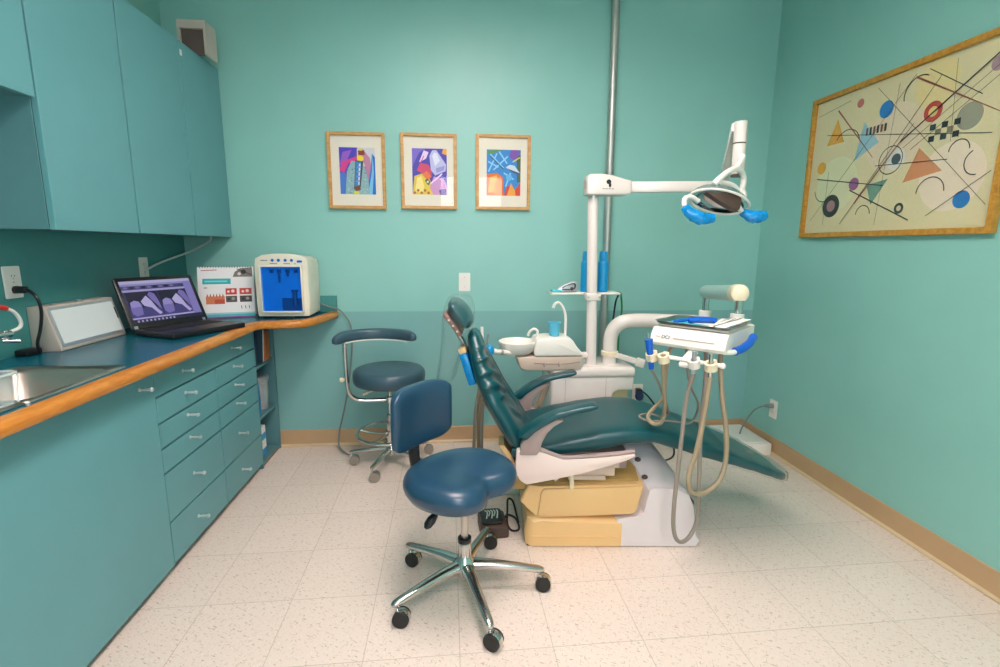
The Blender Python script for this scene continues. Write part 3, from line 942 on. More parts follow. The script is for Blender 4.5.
def paint_a(p):
    rnd = random.Random(4)
    p.rect((96, 70, 186), 0, 0, 1, 1).rect((206, 208, 214), .5, .6, 1, 1).poly((72, 60, 190), [(0, .5), (.3, .62), (.52, 1), (0, 1)]).poly((150, 90, 200), [(0, .62), (.2, .7), (.36, .95), (.1, .9)])
    p.poly((222, 60, 140), [(0, .5), (.06, .68), (.3, .76), (.52, .82), (.5, .72), (.25, .66), (.12, .46)])
    p.poly((196, 130, 160), [(.55, .92), (.66, .98), (.86, .78), (.9, .5), (.8, .3), (.72, .6)]).poly((20, 110, 206), [(.72, 0), (.86, .5), (.92, .88), (1, .8), (1, 0)]).poly((120, 190, 226), [(.78, 0), (.9, .5), (.93, .86), (.96, .5), (.9, 0)])
    p.poly((70, 120, 206), [(0, 0), (0, .46), (.16, .46), (.22, 0)])
    p.poly((140, 178, 186), [(.14, 0), (.2, .5), (.34, .72), (.5, .7), (.6, .72), (.72, .56), (.8, .3), (.82, 0)])
    for k in range(46):
        u, v = .2 + rnd.random() * .55, rnd.random() * .55
        p.disc((92, 130, 142) if k % 2 else (176, 204, 208), u, v, .008 + rnd.random() * .012, n=8)
    p.line((60, 60, 70), .56, .72, .47, .1, .17, .14).line((60, 130, 190), .54, .7, .46, .16, .12, .10).line((196, 220, 232), .57, .66, .52, .2, .035)
    for k in range(4):
        p.line((120, 140, 220), .44 + k * .02, .28 + k * .1, .56 + k * .015, .29 + k * .1, .03)
    p.poly((240, 214, 30), [(.5, .74), (.5, .82), (.56, .86), (.68, .8), (.68, .74), (.6, .71)]).line((140, 50, 30), .63, .84, .62, .94, .14).disc((226, 220, 60), .62, .96, .03).line((120, 60, 30), .5, .08, .47, .18, .12).line((226, 230, 60), .44, 0, .46, .06, .12)

def paint_b(p):
    p.rect((74, 60, 176), 0, 0, 1, 1).poly((120, 100, 206), [(0, .6), (.2, .9), (.4, 1), (0, 1)]).poly((232, 170, 60), [(.86, .9), (1, .86), (1, 1), (.9, 1)])
    p.poly((226, 196, 70), [(0, 0), (.06, .4), (.28, .46), (.5, .34), (.62, .12), (.6, 0)]).poly((240, 224, 140), [(.06, .06), (.14, .36), (.26, .4), (.34, .2), (.3, .04)])
    p.poly((206, 70, 110), [(.14, .52), (.26, .68), (.46, .66), (.58, .5), (.52, .38), (.3, .46)]).poly((226, 120, 60), [(.28, .44), (.42, .52), (.56, .4), (.44, .3)])
    p.poly((190, 190, 232), [(.5, .84), (.58, .96), (.7, .97), (.98, .66), (.96, .52), (.66, .42), (.54, .54)]).poly((226, 226, 246), [(.58, .84), (.64, .92), (.72, .9), (.8, .74), (.66, .62)])
    p.poly((150, 146, 214), [(.68, .58), (.94, .64), (.92, .54), (.7, .48)]).poly((232, 210, 240), [(.2, .7), (.34, .96), (.48, .92), (.4, .78), (.3, .74)]).line((206, 60, 130), .14, .52, .34, .84, .02)
    p.poly((206, 150, 206), [(.5, .16), (.62, .4), (.9, .36), (1, .2), (1, 0), (.6, 0)]).line((240, 220, 250), .52, .24, .86, .46, .03).poly((90, 60, 150), [(.76, .1), (.96, .14), (.98, 0), (.8, 0)])
    p.poly((70, 90, 40), [(.36, .3), (.42, .36), (.52, .28), (.46, .2)]).disc((240, 240, 200), .44, .28, .025)
    for k in range(5):
        p.disc((160, 100, 40), .06 + k * .1, .04 + (k % 2) * .05, .03)

def paint_c(p):
    p.rect((40, 130, 206), 0, 0, 1, 1).poly((230, 110, 40), [(0, 0), (0, .46), (.3, .5), (.48, .4), (.5, 0)]).poly((244, 190, 90), [(.04, .06), (.1, .4), (.3, .44), (.36, .1)]).poly((240, 150, 60), [(.2, .0), (.26, .3), (.44, .36), (.46, .0)])
    p.poly((206, 60, 36), [(.5, 0), (.62, .24), (.8, .1), (1, .3), (1, 0)]).poly((236, 160, 50), [(.6, .0), (.72, .28), (.84, .12), (.86, 0)])
    p.poly((60, 90, 60), [(.9, .3), (1, .3), (1, .9), (.88, .86)]).poly((120, 70, 170), [(.66, .84), (.72, 1), (.96, 1), (.92, .84), (.8, .78)]).poly((90, 140, 60), [(0, .9), (.06, .98), (.5, 1), (.2, .92)])
    for a in ((.05, .52, .3, .92), (.1, .9, .5, .6), (.2, .56, .62, .86), (.36, .96, .6, .7), (.04, .74, .34, .62), (.5, .5, .8, .36), (.56, .2, .7, .5)):
        p.line((140, 206, 240), *a, .03)
    p.line((16, 50, 110), .1, .86, .5, .58, .022).line((216, 206, 50), .76, .74, .98, .84, .025)
    p.poly((200, 216, 236), [(.56, .62), (.68, .68), (.82, .66), (.98, .5), (.8, .5)]).poly((60, 80, 120), [(.6, .6), (.98, .5), (.98, .44), (.74, .52)]).disc((90, 176, 226), .66, .4, .07)

small_frame(-.735, -.399, 1.507, 1.947, 'wood framed print with a long blue implant, leftmost of three', paint_a)
small_frame(-.308, .027, 1.512, 1.952, 'wood framed print in purple and yellow, middle of three', paint_b)
small_frame(.142, .478, 1.513, 1.957, 'wood framed print in blue and orange, rightmost of three', paint_c)

# large abstract poster on the right wall (a generic arrangement of shapes)
t = thing('framed_poster', 'large gilt framed abstract poster on the right wall', 'poster', (XR, 2.22, 1.72))
Y0, Y1, Z0, Z1, wv = 2.745, 1.70, 1.352, 2.095, .026
b = MB()
xa, xb = XR - .03, XR - .001
b.box(xa, xb, Y1, Y1 + wv, Z0, Z1, .003, 1).box(xa, xb, Y0 - wv, Y0, Z0, Z1, .003, 1)
b.box(xa, xb, Y1 + wv, Y0 - wv, Z0, Z0 + wv, .003, 1).box(xa, xb, Y1 + wv, Y0 - wv, Z1 - wv, Z1, .003, 1)
b.build('frame', M['gold'], t, False)
MB().box(XR - .012, XR - .002, Y1 + wv, Y0 - wv, Z0 + wv, Z1 - wv).build('backing', M['mat'], t, False, smooth=0)
p = Picture(Y0 - Y1 - 2 * wv, Z1 - Z0 - 2 * wv)
CR, INK = (216, 206, 164), (44, 48, 46)
p.rect(CR, 0, 0, 1, 1)
rnd = random.Random(21)
for u, v, r, c in ((.52, .6, .22, (222, 206, 176)), (.2, .36, .2, (214, 216, 176)), (.82, .3, .2, (228, 212, 188)), (.7, .86, .14, (224, 208, 150))):
    p.disc(c, u, v, r, n=36)
p.poly((150, 192, 206), [(.30, .50), (.44, .60), (.34, .76)]).poly((206, 140, 96), [(.60, .30), (.78, .34), (.66, .50)]).poly((222, 164, 60), [(.10, .66), (.22, .66), (.16, .84)]).poly((110, 150, 132), [(.44, .18), (.52, .34), (.40, .32)])
for u, v, r, c, c2 in ((.18, .20, .085, INK, (160, 120, 124)), (.46, .80, .055, (28, 120, 190), None), (.86, .62, .075, (150, 150, 130), None), (.32, .34, .045, (150, 86, 140), None), (.70, .70, .06, (196, 70, 62), (226, 196, 120)), (.88, .16, .05, (28, 120, 190), None), (.08, .50, .045, (226, 164, 50), None), (.60, .14, .035, (60, 76, 76), (206, 190, 150)), (.30, .90, .03, (196, 110, 100), None), (.94, .86, .04, (170, 140, 150), None), (.55, .46, .07, (216, 216, 206), (60, 76, 84))):
    p.disc(c, u, v, r, n=30)
    if c2:
        p.disc(c2, u, v, r * .5, n=24)
for u, v, r, a0, a1 in ((.52, .46, .09, 0, 2 * PI), (.24, .62, .12, .3, 2.6), (.74, .22, .09, 0, PI), (.84, .44, .06, 0, PI), (.40, .12, .06, 0, PI), (.12, .34, .10, 3.3, 5.6), (.62, .84, .10, 1.0, 3.4), (.92, .36, .07, 2.0, 4.8)):
    p.arc(INK, u, v, r, .006, a0, a1, 18)
for k in range(5):
    for j in range(3):
        if (k + j) % 2 == 0:
            p.rect((44, 52, 56) if j != 1 else (130, 122, 96), .70 + k * .026, .52 + j * .034, .70 + k * .026 + .026, .52 + j * .034 + .034)
for k in range(6):
    p.rect(INK if k % 2 else (120, 84, 70), .36 + k * .021, .66, .36 + k * .021 + .012, .71)
for a in ((.04, .10, .60, .96, .004), (.26, .06, .72, .90, .005), (.10, .74, .96, .50, .005), (.40, .96, .98, .12, .004), (.48, .04, .52, .94, .003), (.06, .42, .50, .30, .008), (.56, .56, .97, .94, .012), (.58, .52, .98, .88, .004), (.62, .50, .98, .82, .004), (.30, .30, .66, .06, .010), (.02, .90, .24, .94, .004), (.74, .08, .98, .30, .005), (.14, .06, .14, .46, .004), (.66, .96, .90, .72, .006), (.78, .96, .80, .50, .003), (.44, .44, .80, .40, .006)):
    p.line(INK, *a[:4], a[4] * .75)
for a in ((.34, .2, .62, .66), (.6, .94, .98, .6), (.16, .9, .42, .5)):
    p.line((150, 90, 76), *a, .012, .004)
p.build('artwork', M['print'], t, frame_from((XR - .0123, Y0 - wv, Z0 + wv), (0, -1, 0), (0, 0, 1)), lift=.00002)
MB().box(XR - .0195, XR - .018, Y1 + wv - .003, Y0 - wv + .003, Z0 + wv - .003, Z1 - wv + .003).build('glass', M['glass'], t, False, smooth=0)

# ------------------------------------------------------------------ stools
def caster(parent, x, y, ang, metal, wheel, zt=.075):
    c = MB()
    c.cyl((x, y, zt - .028), (x, y, zt + .008), .007, n=10)
    dx, dy = math.cos(ang), math.sin(ang)
    wx, wy = x - dx * .016, y - dy * .016
    px, py = -dy, dx
    mt = Matrix.Translation((wx, wy, .029)) @ Matrix.Rotation(math.atan2(py, px), 4, 'Z') @ Matrix.Rotation(PI / 2, 4, 'Y')
    c.lathe([(.004, -.012), (.030, -.012), (.031, -.008), (.031, .008), (.030, .012), (.004, .012)], n=20, m=mt)
    o = c.build('caster', metal, parent)
    k = MB()
    for s in (-1, 1):
        k.lathe([(.003, s * .011), (.028, s * .011), (.029, s * .016), (.028, s * .021), (.003, s * .022)], n=20, m=mt)
    k.build('wheel', wheel, o)

# front stool with notched seat
FS = (.034, 1.69)
t = thing('saddle_stool', 'navy blue saddle stool with backrest in the front of the room', 'stool', (FS[0], FS[1], 0), R(-40))
n = 72
def seat_r(th):
    th = (th + PI) % (2 * PI) - PI
    r = .203 + .012 * math.cos(2 * th + PI) * .6
    r += .012 * math.exp(-((abs(th) - .85) / .4) ** 2)
    r -= .062 * math.exp(-(th / .36) ** 2)
    return r
rings = []
for sc, z in ((.30, .418), (.80, .416), (.92, .420), (.98, .430), (1.0, .444), (1.0, .456), (.985, .468), (.95, .481), (.88, .491), (.76, .496), (.58, .496), (.38, .492), (.18, .490)):
    rings.append([(sc * seat_r(2 * PI * k / n) * math.cos(2 * PI * k / n) - .012, sc * seat_r(2 * PI * k / n) * math.sin(2 * PI * k / n) - .012,
                   z + (.012 * (math.sin(2 * PI * k / n) ** 2) * min(1, sc * 1.2) - .016 * math.exp(-(((2 * PI * k / n + PI) % (2 * PI) - PI) / .5) ** 2) * sc if z > .42 else 0)) for k in range(n)])
MB().loft(rings).build('seat', M['vinyl_blue'], t, smooth=80)
MB().box(-.09, .10, -.08, .08, .396, .418, .004).build('seat_plate', M['black'], t)
# backrest: pad curved round the sitter
pw, rings = .155, []
for i in range(25):
    u = -1 + 2 * i / 24
    a = u * pw
    bow = .10 * (a / .155) ** 2 * .32
    e = max(0.0, 1 - abs(u) ** 7) ** .5
    th = .026 * (.35 + .65 * e)
    hz = .12 * (1 - abs(u) ** 5 * .28)
    ring = [(-.218 + bow + q[1], a - .012, .660 + q[0]) for q in sring(hz, th, 28, 4.5)]
    rings.append(ring)
MB().loft(rings).build('backrest', M['vinyl_blue'], t, smooth=80)
MB().tube([(-.06, 0, .392), (-.15, 0, .390), (-.225, 0, .41), (-.250, 0, .47), (-.252, 0, .56), (-.246, 0, .66)], .014, n=10, sy=2.0).build('back_bracket', M['black'], t)
MB().cyl((0, 0, .20), (0, 0, .40), .0135).build('gas_piston', M['steel'], t)
MB().lathe([(.021, .10), (.024, .105), (.024, .20), (.021, .205), (.015, .206)], n=24).build('column', M['alu'], t)
MB().lathe([(.0235, .203), (.0255, .205), (.0255, .221), (.022, .223), (.014, .223)], n=24).build('collar', M['black'], t)
b = MB()
b.lathe([(.02, .075), (.042, .08), (.047, .10), (.044, .118), (.03, .135), (.024, .15), (.018, .15)], n=24)
b.build('hub', M['alu'], t)
A0 = R(40)
for k, deg in enumerate((-147, -75, -3, 69, 141)):
    a = R(deg) + A0
    ca, sa = math.cos(a), math.sin(a)
    rg = []
    for r_, z_, hw, hh in ((.03, .108, .024, .022), (.10, .108, .020, .017), (.20, .096, .0165, .014), (.275, .085, .0155, .012), (.293, .082, .013, .010), (.301, .081, .007, .006)):
        rg.append([(r_ * ca - y * sa, r_ * sa + y * ca, z_ + z) for y, z in sring(hw, hh, 14, 2.6)])
    leg = MB().loft(rg).build('leg', M['alu'], t, smooth=60)
    caster(leg, (.283 * ca), (.283 * sa), R(200) + (.2, -.25, .1, .35, -.1)[k], M['chrome'], M['rubber'], .076)
lv = Matrix.Rotation(R(-150) + A0, 4, 'Z')
MB().tube([(.03, 0, .405), (.08, 0, .388), (.125, 0, .345)], .0045, n=8, m=lv).build('lever', M['chrome'], t)
MB().lathe([(.006, 0), (.012, .006), (.017, .028), (.015, .05), (.006, .062)], n=14, m=lv @ Matrix.Translation((.116, 0, .355)) @ Matrix.Rotation(R(134), 4, 'Y')).build('lever_knob', M['black'], t)

# rear stool with wrap-round arm bar and foot ring
BS = (-.375, 2.84)
t = thing('assistant_stool', 'slate blue round stool with curved arm bar and foot ring by back wall', 'stool', (BS[0], BS[1], 0))
MB().lathe([(.05, .502), (.182, .502), (.198, .508), (.205, .522), (.207, .552), (.203, .575), (.192, .588), (.17, .594), (.08, .598)], n=48).build('seat', M['vinyl_grey'], t, smooth=80)
MB().lathe([(.05, .478), (.11, .48), (.115, .502), (.04, .503)], n=24).build('seat_plate', M['black'], t)
arc = [(-.265, -.17, .782), (-.235, -.10, .79), (-.19, -.035, .79), (-.12, .005, .79), (-.04, .015, .79), (.04, -.005, .79), (.11, -.05, .79), (.16, -.12, .79)]
P = catmull(arc, 4)
rings = []
for i, pnt in enumerate(P):
    tt = (P[min(i + 1, len(P) - 1)] - P[max(0, i - 1)]).normalized()
    nn = Vector((tt.y, -tt.x, 0))
    f = min(i, len(P) - 1 - i) / 6
    e = math.sqrt(max(.02, 1 - (1 - min(1, f)) ** 2))
    rings.append([pnt + nn * (q[0] * (.35 + .65 * e)) + Vector((0, 0, q[1] * (.4 + .6 * e))) for q in sring(.028, .032, 16, 3)])
arm = MB().loft(rings).build('arm_pad', M['vinyl_grey'], t, smooth=80)
MB().sweep([Vector((p.x, p.y, .757)) for p in P[4:-3]], [(-.022, 0), (.022, 0), (.022, .008), (-.022, .008)]).build('arm_base', M['white'], arm, smooth=30)
MB().tube([(-.228, -.08, .758), (-.232, -.06, .60), (-.228, -.045, .48), (-.20, -.03, .425), (-.14, -.02, .405), (0, 0, .402)], .0125, n=12).build('arm_tube', M['chrome'], t)
MB().lathe([(.006, -.01), (.013, -.008), (.014, .006), (.008, .012)], n=12, m=Matrix.Translation((-.262, -.045, .535)) @ Matrix.Rotation(R(90), 4, 'Y')).cyl((-.26, -.045, .535), (-.235, -.04, .535), .005, n=8).build('arm_knob', M['cream'], t)
MB().cyl((0, 0, .25), (0, 0, .48), .0135).build('gas_piston', M['chrome'], t)
MB().lathe([(.019, .075), (.024, .08), (.024, .31), (.02, .315), (.014, .316)], n=24).build('column', M['alu'], t)
MB().lathe([(.020, .385), (.026, .387), (.026, .42), (.02, .422)], n=20).build('arm_collar', M['chrome'], t)
b = MB().torus((0, 0, .20), .195, .009, 44, 10)
b.build('foot_ring', M['chrome'], t)
b = MB()
for k in range(5):
    a = R(20 + 72 * k)
    b.tube([(.02 * math.cos(a), .02 * math.sin(a), .19), (.12 * math.cos(a), .12 * math.sin(a), .185), (.19 * math.cos(a), .19 * math.sin(a), .196)], .006, n=8)
b.lathe([(.022, .17), (.034, .172), (.034, .21), (.022, .212)], n=18)
b.build('ring_spokes', M['alu'], t)
b = MB().lathe([(.02, .062), (.036, .068), (.036, .1), (.024, .12)], n=20).build('hub', M['alu'], t)
for k, deg in enumerate((-110, -38, 34, 106, 178)):
    a = R(deg)
    ca, sa = math.cos(a), math.sin(a)
    rg = []
    for r_, z_, hw, hh in ((.025, .098, .015, .018), (.12, .092, .0135, .013), (.235, .080, .012, .010), (.25, .079, .006, .005)):
        rg.append([(r_ * ca - y * sa, r_ * sa + y * ca, z_ + z) for y, z in sring(hw, hh, 12, 2.6)])
    leg = MB().loft(rg).build('leg', M['alu'], t, smooth=60)
    caster(leg, .238 * ca, .238 * sa, R(165) + (.2, -.3, .3, .1, .4)[k], M['chrome'], M['hose'], .074)
lv = Matrix.Rotation(R(-140), 4, 'Z')
MB().tube([(.02, 0, .485), (.09, 0, .478), (.15, 0, .47)], .004, n=8, m=lv).cyl((.145, 0, .471), (.175, 0, .466), .007, n=10, m=lv).build('lever', M['cream'], t)

# ------------------------------------------------------------------ dental chair (own frame: x towards the toes, y away)
ch = thing('dental_chair', 'reclined teal green dental chair on white and yellow base', 'dental chair', (.3, 2.17, 0), R(-5))
TAB = [  # x, top z, bottom z, half width
    (-.04, .462, .400, .225), (.02, .470, .398, .238), (.10, .492, .412, .245), (.20, .518, .424, .248), (.33, .543, .444, .248), (.45, .556, .468, .246), (.55, .554, .474, .242),
    (.66, .528, .440, .234), (.78, .484, .400, .226), (.90, .436, .366, .215), (1.00, .394, .334, .198), (1.09, .354, .300, .178), (1.15, .322, .272, .150), (1.19, .300, .254, .118), (1.218, .282, .242, .08)]
rings = []
for i in range(61):
    x = -.04 + 1.258 * i / 60
    zt, zb, hw = interp(TAB, x)
    zc, hz = (zt + zb) / 2, (zt - zb) / 2
    ring = []
    for y, z in sring(hw, hz, 40, 4.2):
        dish = .012 * (1 - (y / hw) ** 2) if z > 0 else 0
        ring.append((x, y, zc + z - dish))
    rings.append(ring)
MB().loft(rings).build('seat_and_leg_rest', M['vinyl_green'], ch, smooth=75)
# see-through sleeve over the toe end
rings = []
for i in range(14):
    x = .905 + .324 * i / 13
    zt, zb, hw = interp(TAB, min(x, 1.218))
    zc, hz = (zt + zb) / 2, (zt - zb) / 2
    k = 1.06
    rings.append([(x + (.012 * y / hw if i == 0 else 0), y * k, zc + z * (1.0 + .006 / hz)) for y, z in sring(hw, hz, 32, 5)])
MB().loft(rings, cap0=False).build('toe_cover', M['cover'], ch, smooth=60, label='clear plastic toe cover')
# backrest with folds in the upholstery
BK = [  # s, x, z (mid-line), half thickness, half width
    (0, .030, .400, .055, .205), (.08, -.002, .455, .055, .212), (.2, -.052, .530, .053, .214), (.38, -.118, .640, .050, .202), (.56, -.160, .735, .046, .176),
    (.74, -.186, .815, .041, .140), (.88, -.200, .872, .037, .104), (.96, -.207, .903, .031, .080), (1.0, -.210, .922, .016, .052)]
FOLDS = [(-.20, .30, -.02, .20, .020, .016), (-.19, .37, .03, .27, .018, .015), (-.17, .23, .04, .10, .020, .017), (-.13, .15, .02, .06, .016, .014), (-.16, .43, .01, .36, .014, .013), (.02, .42, .10, .10, .016, .022), (.12, .36, .17, .06, .014, .018), (-.10, .48, .02, .44, .010, .012)]
rings, NB = [], 84
for i in range(NB + 1):
    s = i / NB
    x, z, ht, hw = interp(BK, s)
    x2, z2, _, _ = interp(BK, min(1, s + .02))
    x1, z1, _, _ = interp(BK, max(0, s - .02))
    tn = Vector((x2 - x1, 0, z2 - z1)).normalized()
    nr = Vector((tn.z, 0, -tn.x))             # towards the sitter
    ring = []
    for y, q in sring(hw, ht, 88, 3.2):
        d = 0.0
        if q > -.4 * ht:
            v = y / hw
            py, ps = y, s * .57
            for (ya, sa, yb, sb, hgt, wd_) in FOLDS:
                dx_, ds_ = yb - ya, sb - sa
                t_ = max(0, min(1, ((py - ya) * dx_ + (ps - sa) * ds_) / (dx_ * dx_ + ds_ * ds_)))
                dd = math.hypot(py - ya - dx_ * t_, ps - sa - ds_ * t_)
                d += hgt * math.exp(-(dd / wd_) ** 2) * (.6 + .4 * math.sin(PI * min(1, max(0, t_ * .8 + .1))))
            d -= .012 * (1 - v * v)
        side = max(0.0, (-y / hw - .55) / .45)            # the loose cover also gathers round the near side
        if q > -.4 * ht:
            wq = min(1, max(0, q / ht * 1.3))
            ring.append(Vector((x, y - side * (d + .012) * .9 * (1 - .5 * wq), z)) + nr * (q + d * wq))
        else:
            ring.append(Vector((x, y, z)) + nr * q)
    rings.append(ring)
MB().loft(rings).build('backrest', M['vinyl_green'], ch, smooth=80)
# upholstered roll where back meets seat
MB().tube([(.055, -.215, .425), (.05, -.1, .432), (.05, .1, .432), (.055, .215, .425)], .040, n=14).build('lumbar_roll', M['vinyl_green'], ch, smooth=80)
# arms
for s in (-1, 1):
    ys = -.272 if s < 0 else .262
    pts = [(-.020, .535), (.02, .572), (.070, .606), (.13, .634), (.19, .650), (.24, .662), (.285, .670), (.30, .666), (.298, .656), (.27, .644), (.20, .631), (.14, .612), (.09, .584), (.05, .556), (.015, .522)]
    rg = []
    arm_t = MB().prism(pts, 'y', ys - .034, ys + .034, .007, 3).build('armrest', M['vinyl_green'], ch, smooth=60)
    sup = [(-.012, .452), (-.006, .500), (.018, .535), (.05, .556), (.09, .582), (.14, .606), (.165, .600), (.125, .574), (.098, .545), (.080, .510), (.070, .470), (.058, .452)]
    MB().prism(sup, 'y', ys - .018, ys + .018, .004, 2).build('arm_support', M['mauve'], arm_t, smooth=40)
# side panels with grey lip
for s in (-1, 1):
    ys = s * .262
    pts = [(-.030, .378), (-.022, .470), (.052, .472), (.085, .458), (.172, .428), (.30, .436), (.40, .446), (.462, .456), (.466, .446), (.44, .430), (.36, .402), (.24, .366), (.12, .338), (.02, .318), (-.008, .336)]
    pn = MB().prism(pts, 'y', ys - .018, ys + .014, .005, 2).build('side_panel', M['panel'], ch, smooth=40)
    lip = [(.052, .474, 0), (.085, .462, 0), (.172, .432, 0), (.30, .440, 0), (.40, .450, 0), (.462, .460, 0)]
    MB().tube([(x, ys + (-.006), z + .004) for x, z, _ in lip], .010, n=8).build('panel_lip', M['mauve'], pn)
# cradle under the seat
MB().box(.0, .46, -.185, .185, .345, .425, .01).build('seat_pan', M['mauve'], ch)
b = MB()
b.box(.16, .40, -.215, -.185, .328, .368, .004).box(.20, .36, -.222, -.19, .312, .332, .004).box(.34, .42, -.21, -.16, .362, .392, .003)
b.build('underframe', M['beige'], ch)
b = MB()
b.tube([(.12, -.20, .345), (.155, -.225, .315)], .013, n=10, smooth=False).tube([(.205, -.20, .35), (.212, -.235, .335), (.214, -.238, .285)], .010, n=10)
b.build('release_lever', M['cream'], ch)
# yellow base plate and lift arm cover
pl = [(-.005, .0), (.44, .0), (.44, .125), (.06, .137), (-.005, .13)]
rg = []
for y, ins, dz in ((-.225, .03, .0), (-.215, .012, .0), (-.20, .0, .0), (.20, .0, .0), (.22, .02, .0)):
    rg.append([(x + (ins if x < .1 else 0), y, z if z < .05 else z - ins * .5) for x, z in [(.024, .004), (.44, .004), (.44, .06), (.44, .125), (.25, .132), (.06, .138), (.030, .13), (.018, .06)]])
MB().loft(rg).build('base_plate', M['yellow'], ch, smooth=30)
MB().box(.05, .425, -.229, -.222, .046, .054, .002).build('base_ridge', M['yellow'], ch)
MB().box(.03, .45, -.215, .20, 0, .006).build('base_gasket', M['brown'], ch)
la = [(.030, .285), (.085, .278), (.30, .285), (.525, .292), (.530, .275), (.505, .165), (.490, .150), (.30, .140), (.085, .132), (.060, .140), (.0, .205)]
rg = []
for y, k in ((-.212, .97), (-.205, 1.0), (.15, 1.0)):
    cx, cz = .27, .21
    rg.append([(cx + (x - cx) * k, y, cz + (z - cz) * k) for x, z in la])
MB().loft(rg).build('lift_cover', M['yellow'], ch, smooth=30)
lp = [(.098, .268), (.30, .274), (.523, .283), (.518, .262), (.500, .168), (.485, .156), (.30, .147), (.078, .139), (.075, .15), (.086, .25)]
MB().prism(lp, 'y', -.222, -.208, .004, 2).build('lift_panel', M['yellow'], ch, smooth=40)
rg = []
for y, zz in ((-.19, .286), (-.12, .325), (.12, .345), (.15, .33)):
    rg.append([(.06, y, .2), (.52, y, .2), (.515, y, zz), (.48, y, zz + .02), (.10, y, zz - .004), (.07, y, zz - .015)])
MB().loft(rg).build('lift_top', M['tan'], ch, smooth=30)
# lilac-white shell at the toe side
A = [(.425, .004), (.775, .004), (.79, .03), (.772, .05), (.762, .12), (.752, .19), (.725, .245), (.67, .272), (.57, .276), (.55, .262), (.53, .16), (.50, .142), (.415, .13), (.418, .07)]
Bk = [(.425, .004), (.775, .004), (.79, .03), (.772, .05), (.762, .12), (.745, .21), (.705, .285), (.655, .35), (.61, .395), (.48, .402), (.46, .35), (.44, .20), (.415, .13), (.418, .07)]
def sh(y, t, k=1.0):
    return [((a[0] + (c[0] - a[0]) * t - .6) * k + .6, y, (a[1] + (c[1] - a[1]) * t)) for a, c in zip(A, Bk)]
MB().loft([sh(-.222, 0, .96), sh(-.216, 0, .985), sh(-.20, 0), sh(-.17, .12), sh(-.06, .85), sh(-.02, 1), sh(.19, 1), sh(.215, .9, .97)]).build('base_shell', M['shell'], ch, smooth=32)
b = MB()
for x, z, y in ((.53, .352, -.10), (.545, .30, -.165)):
    b.ball((x, y, z), .014, .012, .010)
b.build('shell_clip', M['brown'], ch)
MB().box(.785, .80, -.10, -.04, .0, .15, .003).build('rear_bumper', M['brown'], ch)
# yellow strut behind the back
MB().loft([[(x + a, y, z + c) for a, c, y in ((-.012, 0, -.16), (.012, 0, -.16), (.012, 0, -.05), (-.012, 0, -.05))] for x, z in ((-.005, .26), (-.020, .33), (-.055, .40), (-.085, .44))]).build('back_strut', M['yellow'], ch, smooth=30)
MB().box(-.03, .06, -.19, .19, .25, .345, .01).build('pivot_housing', M['tan'], ch)
# back of the backrest: blue bagged control with yellow sleeve
mt = Matrix.Translation((-.232, -.05, .775)) @ Matrix.Rotation(R(-17), 4, 'Y')
MB().box(-.022, .012, -.05, .04, -.085, .06, .006, 2, mt).build('back_control', M['film'], ch, label='blue film-wrapped control on the backrest')
MB().box(-.02, .012, -.045, .035, .06, .085, .004, 2, mt).build('control_cap', M['yellow'], ch)
# headrest
hm = Matrix.Translation((-.272, -.02, .998)) @ Matrix.Rotation(R(-36), 4, 'Y')
rings = []
for i in range(17):
    u = -1 + 2 * i / 16
    e = max(.02, 1 - abs(u) ** 3.2) ** .5
    rings.append([(.040 * math.sin(q) * e + .006, u * .125, .074 * math.cos(q) * (.55 + .45 * e)) for q in [2 * PI * k / 20 for k in range(20)]])
hr = MB().loft(rings, m=hm).build('headrest', M['vinyl_green'], ch, smooth=80)
MB().box(-.052, -.030, -.10, .10, -.075, .045, .008, 2, hm).build('headrest_plate', M['pinkbrown'], hr)
b = MB()
for z in (-.05, -.02, .01):
    b.cyl((-.0525, -.06, z), (-.0535, -.06, z), .007, n=10, m=hm).cyl((-.041, -.1005, z), (-.041, -.1015, z), .005, n=8, m=hm)
b.build('bolt', M['cream'], hr)
MB().tube([(-.292, -.02, .945), (-.278, -.02, .905), (-.255, -.02, .86), (-.225, -.02, .79)], .011, n=10).build('headrest_post', M['steel'], ch)
# plastic bag over the headrest
rnd = random.Random(3)
rings = []
for i, (x, z, rx, ry) in enumerate(((-.268, 1.082, .03, .06), (-.27, 1.072, .055, .13), (-.272, 1.03, .072, .15), (-.278, .96, .075, .152), (-.29, .89, .062, .145), (-.308, .82, .05, .135), (-.325, .76, .045, .13), (-.332, .715, .042, .125))):
    rings.append([(x + rx * math.cos(2 * PI * k / 24) * (1 + .16 * (rnd.random() - .5)), -.02 + ry * math.sin(2 * PI * k / 24) * (1 + .1 * (rnd.random() - .5)), z + .01 * (rnd.random() - .5)) for k in range(24)])
o = MB().loft(rings, cap1=False).build('plastic_bag', M['bag'], smooth=180, subsurf=1)
o.location = ch.location
o.rotation_euler = ch.rotation_euler
tag(o, 'clear plastic bag pulled over the chair headrest', 'bag')

